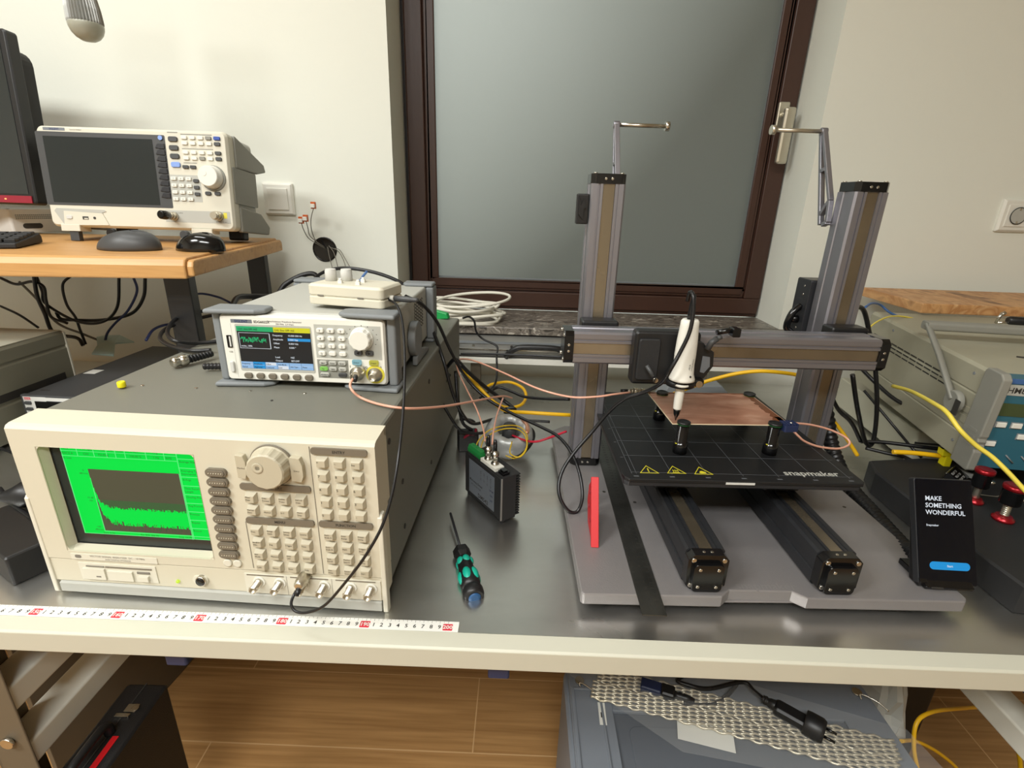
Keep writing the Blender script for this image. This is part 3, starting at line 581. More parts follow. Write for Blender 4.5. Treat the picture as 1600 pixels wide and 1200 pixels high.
mb.quad(px0 - .0003, sx - .002, pz0 - .0012, pz0 - .0008, y_ - .0002, 2); mb.quad(px1, px1 + .0005, pz0 - .006, pz1, y_ - .0002, 2)
mb.build('crt_screen', ['screen', 'green', 'greenl', 'crtgrey', 'greend', 'greenl', 'greenk'], t)
def keycap(mb, x, z, w=.0128, h=.0125, m=0):       # wedge shaped key: tall at the right edge
    V = [(x, -.0005, z), (x + w, -.0005, z), (x + w, -.0005, z + h), (x, -.0005, z + h), (x + .0008, -.0055, z + .0012), (x + w - .0026, -.0055, z + .0008), (x + w - .0022, -.0055, z + h - .0032), (x + .0008, -.0055, z + h - .0032)]
    mb.add([(a, b + .001, c) for a, b, c in V], [(0, 1, 5, 4), (1, 2, 6, 5), (2, 3, 7, 6), (3, 0, 4, 7), (4, 5, 6, 7)], m)
def keypad(name, x0, ztop, nx, nz, dx, dz, texts, w=.0128, h=.0122):
    for r_ in range(nz):
        for k in range(nx):
            mb = MB(); x = x0 + k * dx; z = ztop - h - r_ * dz; keycap(mb, x, z, w, h); s = texts[r_ * nx + k]
            for j, q in enumerate(s.split('|')): mb.ftext(q, .0028 if len(s) > 1 else .0045, x + .0012, z + h * .5 - .0034 * j + (.001 if '|' in s else -.001), -.0047, 1, align='l')
            mb.build('key', ['key', 'ink'], t, .0004)
keypad('entry', .3556, .2148, 3, 5, .0194, .0168, ['^', '<-', 'Exp', '7', '8', '9', '4', '5', '6', '1', '2', '3', '0', '.', '-'])
keypad('function', .3556, .1196, 3, 4, .0196, .0166, ['Auto|Scale A', 'Auto|Range', 'Preset|Setup', 'Auto|Scale B', 'Math', 'Trigger|Arm', 'Save|Recall', 'Marker|Search', 'Local|Setup', 'Plot|Print', 'Pause|Cont', 'Start'])
keypad('display', .2684, .1646, 4, 2, .0194, .0166, ['Meas|Data', 'Data|Format', 'Active|Trace', 'Ref Lvl|Scale', 'Marker|Func', 'Marker', 'X-Y', 'More|Disp'])
keypad('menu', .2684, .1204, 4, 4, .0194, .0168, ['Freq', 'Range|Input', 'Sweep|Setup', 'Source', 'ResBW|Win', 'Avg', 'Trigger', 'Time', 'Inst|Mode', 'Memory', 'Disk|Util', 'System', 'Calib', 'Macro', 'Print', 'Help'])
for i in range(10):
    z = .1882 - i * .01235; mb = MB(); xx = .2262 - i * .0003
    mb.rbox(xx, xx + .0245, -.0025, .0015, z - .0052, z + .0052, r=.0051, m=0); mb.rbox(xx + .002, xx + .0225, -.0036, -.0024, z - .0034, z + .0034, r=.0033, m=0)
    for j in range(6): mb.ball((xx + .005 + j * .0029, -.0036, z), .0008, 1, 8, k=4)
    mb.build('soft_key', ['keydk', 'key'], t, .0003)
for x, w_, s, in ((.2660, .0112, 'L'), (.3275, .0135, 'R')):
    mb = MB(); mb.prism([(x, .186), (x + w_ * .8, .1845), (x + w_, .192), (x + w_, .205), (x + w_ * .8, .2135), (x, .2145)], 'y', -.006, .0012); mb.ftext('Marker' if s == 'L' else 'Entry', .003, x + w_ * .5, .1975, -.0061, 1)
    mb.build('side_button', ['key', 'ink'], t, .0008)
mb = MB(); nk = 60; V = []
for y, r_ in ((-.0005, .0238), (-.003, .0240), (-.004, .0226), (-.0165, .0208), (-.0180, .0196)):
    for i in range(nk): a = 2 * math.pi * i / nk; V.append(((r_ + (.0006 if i % 4 < 2 and -.0175 < y < -.0035 else 0)) * math.cos(a) + .3045, y, (r_ + (.0006 if i % 4 < 2 and -.0175 < y < -.0035 else 0)) * math.sin(a) + .2015))
mb.add(V, [(j * nk + i, j * nk + (i + 1) % nk, (j + 1) * nk + (i + 1) % nk, (j + 1) * nk + i) for j in range(4) for i in range(nk)] + [tuple(range(4 * nk, 5 * nk))]); mb.lathe([(.0065, -.0180), (.0062, -.0187), (.0042, -.0181), (.001, -.0179)], (.2975, 0, .2065), 'y', 20, 0)
mb.build('rotary_knob', 'key', t)
MB().lathe([(.0254, -.0002), (.0254, -.0013), (.0245, -.0016)], (.3045, 0, .2015), 'y', 40).build('knob_ring', 'keydk', t)
mb = MB()
for a, b, z, s in ((.3500, .4128, .2218, 'ENTRY'), (.3500, .4132, .1276, 'FUNCTION'), (.2632, .3450, .1722, 'DISPLAY'), (.2636, .3444, .1270, 'MENU')):
    mb = MB(); mb.rbox(a, b, -.0012, .0012, z - .004, z + .004, r=.003, m=0); mb.ftext(s, .0046, (a + b) / 2, z - .0016, -.0014, 1, True); mb.build('header_bar', ['keydk', 'ink'], t)
MB().box(.3478, .3483, .0004, .0012, .056, .226).build('divider_line', 'inkg', t); MB().box(.2618, .2622, .0004, .0012, .058, .124).build('divider_line', 'inkg', t)
for x in (.2312, .2432): MB().lathe([(.0055, .001), (.0052, -.0008), (.004, -.001)], (x, 0, .0635), 'y', 18).build('round_button', 'cream2', t)
mb = MB()
mb.rbox(.0325, .142, .0002, .0012, .0548, .0632, r=.001, m=1); mb.rbox(.038, .046, 0, .001, .0572, .0618, r=.002, m=2)
mb.ftext('VECTOR SIGNAL ANALYZER  DC - 10 MHz', .0037, .092, .0597, 0, 2); mb.ftext('AND DIGITAL STORAGE', .003, .092, .056, 0, 2)
mb.build('name_plate', ['inkg', 'cream2', 'inkg'], t)
mb = MB(); mb.box(.038, .1365, .001, .0025, .0245, .0495, 0); mb.box(.0435, .0712, -.0012, .001, .0265, .0425, 0); mb.box(.048, .071, .0, .0009, .0445, .0462, 1); mb.box(.0725, .1315, .0, .001, .0445, .0462, 2); mb.box(.0745, .1065, -.0012, .001, .0265, .0405, 0); mb.box(.1145, .1265, -.0022, .001, .028, .0355, 0); mb.quad(.0595, .0655, .0305, .0325, -.0013, 1); mb.box(.112, .128, -.0, .001, .038, .041, 1)
mb.build('floppy_drive', ['cream2', 'inkg', 'keydk'], t, .0003)
MB().ball((.1618, .001, .0298), .0024, 0, 12).build('status_led', 'led', t)
mb = MB(); mb.rbox(.182, .2015, .0, .0022, .0285, .0405, r=.006, m=0); mb.lathe([(.0068, .0022), (.0068, -.002), (.006, -.003), (.003, -.002)], (.1935, 0, .0345), 'y', 22, 1); mb.lathe([(.0058, -.0028), (.0052, -.004), (.002, -.0042)], (.1935, 0, .0345), 'y', 22, 2); mb.build('power_button', ['cream2', 'chrome', 'gloss'], t)
mb = MB(); mb.box(.2485, .417, .0005, .002, .0205, .0488, 0)
for a, b in ((.252, .298), (.306, .353), (.362, .411)): mb.quad(a, b, .0468, .0482, .0003, 1)
for a in (.301, .357): mb.quad(a, a + .0003, .0205, .0488, .0004, 2)
mb.build('connector_panel', ['cream2', 'keydk', 'inkg'], t)
def bnc(mb, x, z, y0=.0, L_=.0165, m=0):
    mb.lathe([(.0072, y0 + .0008), (.0072, y0 - .0012)], (x, 0, z), 'y', 18, 1)
    mb.lathe([(.0052, y0 - .0012), (.0052, y0 - .004), (.0046, y0 - .004), (.0046, y0 - L_), (.0039, y0 - L_), (.0036, y0 - L_ + .004), (.001, y0 - L_ + .004)], (x, 0, z), 'y', 18, m)
    for s in (-1, 1): mb.cyl((x + s * .0046, y0 - L_ + .003, z), .001, .002, 'z', 8, m)
for i, x in enumerate((.2668, .2925, .3222, .3476, .3805, .4055)):
    mb = MB(); bnc(mb, x, .0385 - (i > 0) * .0003); mb.build('bnc_socket', ['nickel', 'white'], t)

# ------------------------------------------------------------------ function generator on top of it
TZ = .001 + Hh + .0022
t = thing('function_generator', 'white-fronted waveform generator with colour screen and grey corner bumpers', 'measuring instrument', (-.4133, .6556, TZ), R(-.83))
mb = MB(); P = rrect(.016, .236, .0085, .099, .005); Q = rrect(.018, .234, .0105, .097, .004); mb.prism(P, 'y', .0035, .02); mb.prism(Q, 'y', 0, .0035, top=P); mb.build('front_panel', 'white', t)
mb = MB(); mb.prism(rrect(.013, .239, .009, .101, .004), 'y', .02, .283); mb.build('casing', 'lgrey', t, .0015)
mb = MB()
for i in range(9):
    for k in range(5): z = .040 + i * .0055; y = .165 + k * .014; mb.prism([(y, z), (y + .006, z + .004), (y + .012, z), (y + .012, z + .0016), (y + .006, z + .0056), (y, z + .0016)], 'x', .2385, .2394)
mb.build('side_vents', 'ink', t)
mb = MB(); mb.rbox(.0365, .1385, -.0006, .001, .0228, .0872, r=.002, m=0); mb.build('screen_surround', 'lgrey', t)
mb = MB(); y0 = -.0007; a, b, c, d_ = .0385, .1372, .0265, .0845
mb.quad(a, b, c, d_, y0, 0); mb.quad(a, (a + b) / 2, d_ - .0065, d_, y0 - .0003, 1); mb.quad((a + b) / 2 + .0003, b, d_ - .0065, d_, y0 - .0003, 2)
for i in range(6): mb.quad(a + i * .01646, a + i * .01646 + .016, c, c + .0092, y0 - .0003, 4 if i == 1 else 3); mb.quad(a + i * .01646 + .001, a + i * .01646 + .0155, c + .0049, c + .0051, y0 - .0005, 5)
mb.quad(a + 2 * .01646 + .001, a + 2 * .01646 + .0148, c + .0052, c + .0089, y0 - .0005, 5); mb.quad(a + 3 * .01646 + .001, a + 3 * .01646 + .0148, c + .0002, c + .0045, y0 - .0005, 5)
fx0, fx1, fz0, fz1 = .0405, .0815, .0545, .0755
for q in ((fx0, fx1, fz1, fz1 + .0004), (fx0, fx1, fz0, fz0 + .0004), (fx0, fx0 + .0004, fz0, fz1), (fx1, fx1 + .0008, fz0, fz1)): mb.quad(*q, y0 - .0003, 5)
rn = random.Random(5); pr = 0
for i in range(58): v = rn.uniform(-.0035, .0035); xx = fx0 + .0015 + i * .0006; mb.quad(xx, xx + .00045, .0665 + min(pr, v) - .0005, .0665 + max(pr, v) + .0005, y0 - .0003, 1); pr = v
mb.quad(.106, .1365, .0664, .0702, y0 - .0003, 4)
for s, x, z, k in (('CH1: Arb:OFF: HiZ', .041, .0797, 0), ('CH2: Sine: OFF: HiZ', .0895, .0797, 0), ('Frequency', .0865, .0727, 5), ('Amplitude', .0865, .0672, 5), ('Offset', .0865, .0617, 5), ('Phase', .0865, .0562, 5), ('10.000 000 Hz', .107, .0727, 5), ('2.000 Vpp', .107, .0672, 5), ('0.000 Vdc', .107, .0617, 5), ('0.000 \u00b0', .107, .0562, 5), ('Load', .0865, .0425, 5), ('Output', .0865, .0378, 5), ('HiZ', .1075, .0425, 5), ('SET:OFF', .1075, .0378, 5), ('noise_100k', .0425, .0568, 5),
    ('Frequency', .0395, c + .0056, 0), ('Period', .0395, c + .001, 0), ('Amplitude', .056, c + .0056, 0), ('HighLevel', .056, c + .001, 0), ('Offset', .0725, c + .0056, 0), ('LowLevel', .0725, c + .001, 0), ('Arb Mode', .089, c + .0056, 0), ('DDS', .089, c + .001, 0), ('Arb Type', .1055, c + .003, 0), ('Phase', .122, c + .003, 0)): mb.ftext(s, .0032 if x > .08 and z > .036 or z > .05 else .0027, x, z, y0 - .0007, k, True, 'l')
mb.build('display', ['bl1', 'bl2', 'bl3', 'bl4', 'bl5', 'bl6'], t)
mb = MB(); mb.quad(.032, .0605, .0885, .0935, 0, 0); mb.ftext('SIGLENT', .0048, .046, .0893, -.0004, 1, True); mb.ftext('SDG6022X', .0046, .0625, .0893, -.0003, 2, True, 'l'); mb.ftext('Pulse/Arbitrary Waveform Generator', .003, .104, .0912, -.0003, 2); mb.ftext('200 MHz  2.4 GSa/s', .003, .104, .0878, -.0003, 2)
mb.quad(.1425, .231, .0445, .0905, .0, 3); mb.quad(.1425, .1845, .0165, .0425, -.0001, 4)
for i in range(11): q = R(-30 + i * 24); mb.quad(.2057 + .0205 * math.cos(q) - .0005, .2057 + .0205 * math.cos(q) + .0005, .0744 + .0165 * math.sin(q) - .0005, .0744 + .0165 * math.sin(q) + .0005, -.0003, 2)
mb.ftext('1', .0045, .1865, .0325, -.0003, 2, True); mb.ftext('I/Q', .0042, .2078, .032, -.0003, 2, True); mb.ftext('2', .0045, .2285, .0325, -.0003, 2, True); mb.lathe([(.0128, .0), (.0128, -.0006)], (.2203, 0, .0240), 'y', 30, 5)
mb.ftext('USB', .003, .0263, .0475, -.0003, 6); mb.quad(.031, .0313, .012, .088, 0, 3)
mb.build('panel_print', ['labelgrey', 'bluecab', 'ink', 'lgrey', 'hamegfr', 'yelring', 'inkg'], t)
nums = '7894561230.-'
for r_ in range(4):
    for k in range(3):
        mb = MB(); x = .1462 + k * .0139; z = .0797 - r_ * .0104; mb.softbox(x, x + .0095, -.0032, 0, z, z + .0062, r=.0024, c=.0008, axis='y'); mb.ftext(nums[r_ * 3 + k], .0042, x + .0046, z + .0014, -.0034, 1); mb.build('number_key', ['white', 'ink'], t)
for r_ in range(3):
    for k in range(3):
        if r_ == 2 and k == 1: continue
        x = .1458 + k * .0128; z = .0355 - r_ * .0082; wd = .0105; mt = 'lit_green_key' if (r_, k) == (1, 0) else 'dgrey' if (r_, k) == (2, 2) else 'lgrey'
        if (r_, k) == (2, 0): wd = .0125
        if (r_, k) == (2, 2): x -= .001; wd = .0115
        mb = MB(); mb.softbox(x, x + wd, -.0028, -.0002, z, z + .0056, r=.0022, c=.0007, axis='y'); mb.ftext(('Mod', 'Sweep', 'Burst', 'Par', 'Utility', 'Store', 'Waveforms', '', 'Ch1/Ch2')[r_ * 3 + k], .0024, x + wd / 2, z + .0018, -.003, 1, True); mb.build('menu_key', [mt, 'ink'], t)
for i in range(6): MB().softbox(.0405 + i * .01665, .0517 + i * .01665, -.0032, 0, .0122, .0198, r=.0034, c=.0008, axis='y').build('soft_key', 'keydk', t)
mb = MB(); nk = 44; V = []
for y, r_ in ((-.0002, .0158), (-.003, .0152), (-.0035, .0140), (-.0120, .0132), (-.0132, .0122)):
    for i in range(nk): q = 2 * math.pi * i / nk; rr = r_ + (.0007 if i % 4 < 2 and -.0125 < y < -.0031 else 0); V.append((rr * math.cos(q) + .2055, y, rr * math.sin(q) + .0735))
mb.add(V, [(j * nk + i, j * nk + (i + 1) % nk, (j + 1) * nk + (i + 1) % nk, (j + 1) * nk + i) for j in range(4) for i in range(nk)] + [tuple(range(4 * nk, 5 * nk))]); mb.build('rotary_knob', 'white', t)
for x, s in ((.1945, -1), (.2095, 1)):
    mb = MB(); mb.softbox(x, x + .0105, -.003, 0, .0505, .0572, r=.002, c=.0006, axis='y'); cx = x + .005; mb.prism([(cx + s * .0018, .0538), (cx - s * .0014, .0520), (cx - s * .0014, .0556)], 'y', -.0034, -.003, 1); mb.build('arrow_key', ['dgrey', 'gloss'], t)
for x, mt in ((.1905, 'lit_cyan_key'), (.2135, 'lit_yellow_key')): mb = MB(); mb.softbox(x, x + .0125, -.003, 0, .0372, .0442, r=.0018, c=.0006, axis='y'); mb.ftext('Output', .0026, x + .0062, .0398, -.0032, 1, True); mb.build('output_key', [mt, 'ink'], t)
for x in (.1955, .2203):
    mb = MB(); mb.lathe([(.0098, -.0002), (.0098, -.002), (.0075, -.0025), (.0075, -.005), (.0056, -.005), (.0052, -.0155), (.0044, -.0155), (.0042, -.011), (.001, -.011)], (x, 0, .0240), 'y', 22); mb.build('bnc_socket', 'nickel', t)
mb = MB(); mb.rbox(.0235, .0298, -.0012, 0, .0545, .0715, r=.0006, m=0); mb.box(.0268, .0288, -.0014, -.0011, .056, .070, 1); mb.build('usb_port', ['gloss', 'silver'], t)
MB().softbox(.0232, .0288, -.0035, 0, .0205, .0355, r=.0025, c=.0008, axis='y').build('power_button', 'silver', t)
for sx_ in (0, 1):                                # grey rubber bumpers round front and rear corners
    for part, (ya, yb) in (('front_bumper', (-.008, .034)), ('rear_bumper', (.262, .296))):
        mb = MB(); X = (lambda v: v) if sx_ == 0 else (lambda v: .252 - v)
        yw = .05 if part == 'front_bumper' else .0
        # top wing, side strap, lower wing
        for zc, zs in ((.1005, 1), (.0062, -1)):
            zt_ = (zc + .0065 * zs)
            pl = [(0, ya), (.066, ya + .006), (.078, ya + .014), (.078, yb - .006), (.070, yb), (0, yb)] if part == 'front_bumper' else [(0, ya), (.05, ya), (.055, ya + .01), (.055, yb), (0, yb)]
            mb.prism([(X(a_), b_) for a_, b_ in pl], 'z', min(zc, zt_), max(zc, zt_))
        mb.prism([(X(v[0]), v[1]) for v in [(-.001, ya), (.013, ya - .0), (.0128, yb), (-.001, yb)]], 'z', .0062, .1005) if part == 'rear_bumper' else mb.prism([(X(.003), .006), (X(.0145), .004), (X(.0145), yb), (X(.003), yb)], 'z', .006, .101)
        mb.build(part, 'mgrey', t, .0035, 3)
    x = -.0005 if sx_ == 0 else .2405
    mb = MB(); mb.lathe([(.028, 0), (.028, .012)] if sx_ else [(.028, 0), (.028, -.012)], (.2400 if sx_ else .0125, .135, .040), 'x', 28); mb.build('handle_hub', 'mgrey', t, .002)
    xx = .2405 if sx_ else -.0035
    mb = MB(); mb.prism([(.118, .015), (.155, .02), (.21, .006), (.21, .0), (.115, .001)], 'x', xx + (.004 if sx_ else -.003), xx + (.012 if sx_ else .005)); mb.build('handle_arm', 'mgrey', t, .002)

# control box lying on the generator
gt = TZ + .1072
t = thing('control_box', 'small ivory box with knobs and toggles lying on the generator', 'electronics box', (-.296, .704, gt), R(-12)); t.scale = (.80, .76, .84)
mb = MB(); mb.softbox(0, .142, 0, .085, .0, .0145, r=.009, c=.0025, axis='z', T=Matrix.Translation((0, 0, 0))); mb.softbox(.0, .142, 0, .085, .0152, .034, r=.009, c=.004, axis='z'); mb.box(.004, .138, .002, .083, .012, .018); mb.build('shell', 'offwhite', t, .002)
[MB().box(x, x + .011, -.0006, .002, .0145, .0165).build('latch_slot', 'inkg', t) for x in (.02, .095)]
for x, y in ((.022, .045), (.047, .055)): MB().lathe([(.0105, .034), (.0102, .05), (.009, .053), (.009, .0535)], (x, y, 0), 'z', 22).build('knob', 'silver', t)
for x, y in ((.052, .024), (.082, .050), (.088, .02)): mb = MB(); mb.rbox(x - .004, x + .004, y - .003, y + .003, .034, .039, r=.001, axis='z', m=0); mb.cyl((x, y, .038), .0028, .004, 'z', 12); mb.build('push_button', 'white', t)
mb = MB(); mb.tube([(.072, .058, .034), (.078, .056, .042), (.090, .05, .052)], .0022, 8); mb.lathe([(.0045, .034), (.0045, .037)], (.072, .058, 0), 'z', 12); mb.build('toggle_switch', 'bluemid', t)
MB().cyl((.142, .03, .014), .0048, .007, 'x', 14).build('jack_socket', 'white', t)
Bx = lambda x, y, z: Matrix.Translation((-.296, .704, gt)) @ Matrix.Rotation(R(-12), 4, 'Z') @ Vector((x * .8, y * .76, z * .84))
pl = thing('barrel_plug', 'black barrel plug pushed into the ivory box', 'plug', tuple(Bx(.1495, .03, .014)), R(-12)); pl.scale = (.8, .8, .8)
MB().lathe([(.0035, .0), (.0052, .0015), (.0052, .03), (.004, .034), (.0042, .036), (.0038, .038), (.0042, .04), (.003, .044)], (0, 0, 0), 'x', 14).build('plug_body', 'dgrey', pl)
# ------------------------------------------------------------------ desktop making machine (gantry, heated bed, rails)
BO = Vector((.088, .5127, 0)); BR = R(1.5); BM = Matrix.Translation(BO) @ Matrix.Rotation(BR, 4, 'Z'); BI = BM.inverted()
t = thing('gantry_machine', 'grey metal gantry machine with two tall columns and black bed', '3D printer', tuple(BO), BR)
mb = MB(); ch = .008
out = [(0, .004), (.003, 0), (.176, 0), (.190, .012), (.270, .012), (.284, .0), (.484, 0), (.49, .006), (.49, .02), (.49, .46), (.455, .506), (.03, .506), (0, .48)]
mb.prism(out, 'z', .013, .0295); mb.prism([(.06, .008), (.43, .014), (.43, .49), (.06, .49)], 'z', .0105, .014); base = mb.build('base_plate', 'baseplate', t, .0018)
for u, v in ((.02, .02), (.44, .02), (.02, .47), (.42, .47)): mb = MB(); mb.cyl((u + .008, v + .008, 0.0003), .011, .0128, 'z', 20); mb.build('foot', 'black', t)
def wtext(s, width, T, mt, parent, bold=True, name='lettering', th=.0003):
    V, Fc = font_geo(s, bold); wd = max(v.x for v in V) - min(v.x for v in V); k = width / wd
    mb = MB(); mb.add([(v.x * k, v.y * k, 0) for v in V], Fc, 0, False, T); return mb.build(name, mt, parent)
q = BI @ Vector((.288, .5325, 0)); wtext('snapmaker', .078, Matrix.Translation((q.x, q.y, .0298)), 'emboss', base, False)
for u, v in ((.07, .24), (.115, .21), (.46, .21)): MB().cyl((u, v, .0294), .0028, .0003, 'z', 14).build('screw_hole', 'ink', base)
def module(name, T, L_, parent, w_=.053, d_=.05, motor=False, mt='gunmetal'):
    a = w_ / .053
    pl = [(0, .003), (.003, 0), (.011 * a, 0), (.0114 * a, .002), (.0136 * a, .002), (.014 * a, 0), (.018 * a, 0), (.0185 * a, .003), (.0365 * a, .003), (.037 * a, 0), (.0405 * a, 0), (.0409 * a, .0012), (.0421 * a, .0012), (.0425 * a, 0), (w_ - .003, 0), (w_, .003), (w_, .017), (w_ - .0018, .018), (w_ - .0018, .031), (w_, .032), (w_, d_ - .003), (w_ - .003, d_), (.003, d_), (0, d_ - .003), (0, .032), (.0018, .031), (.0018, .018), (0, .017)]
    b = MB().prism(pl, 'z', .0145, L_ - .0145, T=T).build(name, mt, parent)
    MB().box(.0187 * a, .0363 * a, .0019, .0031, .015, L_ - .015, T=T).build('cover_strip', 'strip', b)
    for e in (0, 1):
        z0 = 0 if not e else L_ - .0145; mb = MB(); c = .0065
        P = [(-.0005, c), (c, -.0008), (w_ - c, -.0008), (w_ + .0005, c), (w_ + .0005, d_ - c), (w_ - c, d_ + .0005), (c, d_ + .0005), (-.0005, d_ - c)]
        mb.prism(P, 'z', z0, z0 + .0145, T=T); zo = -.0016 if not e else L_ - .0004
        for sx in (.006, w_ - .006):
            for sy in (.0065, d_ - .0065): mb.cyl((sx, sy, zo), .0032, .002, 'z', 12, m=1, T=T)
            mb.cyl((w_ / 2 + (.005 if sx > .02 else -.005), -.0014, z0 + .0072), .0021, .001, 'y', 10, m=1, T=T)
        if (motor and not e):
            P2 = rrect(.006, w_ - .006, .010, d_ - .0005, .006); mb.prism(P2, 'z', -.006, 0, T=T)
            for sx in (.0135, w_ - .0135):
                for sy in (.0165, d_ - .0085): mb.cyl((sx, sy, -.0072), .0022, .0014, 'z', 10, m=1, T=T)
        mb.build('end_cap', ['gloss', 'chrome'], b, .0006)
    return b
TV = lambda u, v, z: Matrix.Translation((u, v, z))
module('column', TV(.0231, .33, .0297), .50, t); module('column', TV(.4315, .33, .0297), .50, t)
TR_ = Matrix(((1, 0, 0, 0), (0, 0, 1, 0), (0, -1, 0, 0), (0, 0, 0, 1)))
for u in (.1325, .300): module('bed_rail', TV(u, .0125, .0805) @ TR_, .482, t, w_=.05, d_=.0505, motor=True, mt='anthr')
TBm = Matrix(((0, 0, 1, 0), (0, 1, 0, 0), (-1, 0, 0, 0), (0, 0, 0, 1)))
beam = module('crossbeam', TV(-.0121, .2487, .3015) @ TBm, .503, t, w_=.0505, d_=.05)
for u in (.02, .428): MB().softbox(u, u + .06, .2995, .3295, .244, .308, r=.004, c=.002, axis='y').build('beam_slider', 'black', t, .001)
for u in (.128, .296): MB().softbox(u, u + .058, .17, .35, .0815, .1015, r=.006, c=.003, axis='z').build('bed_carriage', 'black', t)
mb = MB(); mb.softbox(.10, .37, .15, .38, .1015, .1213, r=.01, c=.002, axis='z'); mb.build('bed_support', 'black', t)
bx0, bx1, by0, by1 = .066, .3985, .106, .442
mb = MB(); mb.prism([(bx0, by0 + .006), (bx0 + .006, by0), (bx1 - .006, by0), (bx1, by0 + .006), (bx1, by1 - .012), (bx1 - .012, by1), (bx0 + .012, by1), (bx0, by1 - .012)], 'z', .1215, .1285); mb.build('heated_bed', 'anthr', t, .001)
mb = MB(); P = [(bx0 - .0015, by0 + .012), (bx0 + .0005, by0 + .004), (bx0 + .006, by0 - .002), (bx1 - .003, by0 - .002), (bx1 + .0015, by0 + .004), (bx1 + .0015, by1 + .001), (bx0 - .0015, by1 + .001)]
sheet = mb.prism(P, 'z', .1288, .1338); sheet = mb.build('print_sheet', 'bed', t, .0008)
box('edge_tab', 'silver', sheet, .205, .245, by0 - .0028, by0 - .0018, .1285, .1315)
mb = MB(); zz = .13385
for i in range(7): x = bx0 + .0185 + i * .05; mb.box(x, x + .0006, by0 + .012, by1 - .004, zz, zz + .0001) if x < bx1 else None
for i in range(7): y = by0 + .0165 + i * .05; mb.box(bx0 + .012, bx1 - .006, y, y + .0006, zz, zz + .0001)
for i in range(7): x = bx0 + .0135 + i * .05; mb.box(x, x + .007, by0 + .0045, by0 + .007, zz, zz + .0001)
for i in range(6): y = by0 + .06 + i * .05; mb.box(bx0 + .006, bx0 + .010, y, y + .0012, zz, zz + .0001)
mb.box(bx0 + .012, bx0 + .0126, by0 + .012, by1 - .004, zz, zz + .0001)
mb.build('printed_grid', 'bedline', sheet)
for k, px in enumerate(((1013, 735), (1055, 735.5), (1097, 737))):
    q = BI @ at(px[0], px[1], z=.134); cx, cy = q.x, q.y; s = .0135; mb = MB()
    tri = lambda s_: [(cx - s_, cy - s_ * .55), (cx + s_, cy - s_ * .55), (cx, cy + s_ * 1.05)]
    a, b = tri(s), tri(s * .88)
    for i in range(3): j = (i + 1) % 3; mb.prism([a[i], a[j], b[j], b[i]], 'z', .13385, .1341)
    if k == 0: mb.box(cx - .0007, cx + .0007, cy - .001, cy + .006, .13385, .1341); mb.cyl((cx, cy - .0035, .13385), .001, .00025, 'z', 8)
    if k == 1:
        mb.box(cx - .005, cx + .005, cy - .0058, cy - .0045, .13385, .1341)
        for d in (-.003, 0, .003): mb.tube([(cx + d, cy - .003, .134), (cx + d + .001, cy - .001, .134), (cx + d - .0005, cy + .001, .134), (cx + d + .0007, cy + .003, .134)], .0005, 5)
    if k == 2: mb.prism([(cx - .005, cy - .004), (cx - .001, cy - .005), (cx + .005, cy - .0045), (cx + .004, cy - .001), (cx, cy + .002), (cx - .003, cy + .001)], 'z', .13385, .1341)
    mb.build('warning_triangle', 'yellowink', sheet)
q = BI @ Vector((.381, .6445, 0)); wtext('snapmaker', .079, TV(q.x, q.y, .1341), 'lgrey', sheet)
# tool head carriage on the beam, holding the probe
mb = MB(); mb.softbox(.090, .188, .2265, .2475, .228, .311, r=.006, c=.003, axis='y'); mb.build('tool_plate', 'black', t, .001)
mb = MB(); mb.softbox(.096, .128, .2215, .2265, .236, .300, r=.004, c=.0015, axis='y'); mb.build('front_cover', 'matblack', t)
mb = MB(); mb.prism([(.176, .300), (.190, .297), (.196, .290), (.207, .284), (.209, .262), (.198, .243), (.190, .236), (.176, .238)], 'y', .218, .240); mb.build('clamp_arm', 'black', t, .001)
mb = MB(); mb.prism([(.1905, .278), (.2015, .2765), (.2035, .262), (.196, .2515), (.190, .253)], 'y', .2172, .2182); mb.build('clamp_badge', 'labelgrey', t)
mb = MB(); mb.tube([(.194, .214, .289), (.199, .214, .300), (.206, .214, .306)], .0045, 12); mb.tube([(.206, .214, .306), (.212, .214, .309)], .0038, 10); mb.build('clamp_lever', 'dgrey', t)
mb = MB(); mb.tube([(.207, .222, .313), (.222, .222, .316), (.234, .222, .317)], .004, 10); mb.softbox(.228, .24, .214, .23, .308, .321, r=.002, c=.001, axis='y'); mb.build('clamp_lever', 'gloss', t)
mb = MB(); mb.lathe([(.021, -.004), (.021, .004), (.015, .004), (.015, -.004)], (.159, .207, .2395), 'z', 30); mb.box(.14, .178, .212, .2268, .2355, .2435); mb.build('probe_clamp', 'black', t)
mb = MB(); mb.cyl((.186, .2015, .2385), .0052, .004, 'y', 14, m=1); mb.softbox(.174, .194, .205, .226, .2335, .245, r=.003, c=.001, axis='y'); mb.build('clamp_screw', ['gloss', 'chrome'], t)
mb = MB(); mb.tube([(.108, .214, .262), (.118, .208, .247)], .003, 10); mb.cyl((.120, .2, .2435), .0038, .004, 'y', 12, m=1); mb.build('clamp_screw', ['dgrey', 'chrome'], t)
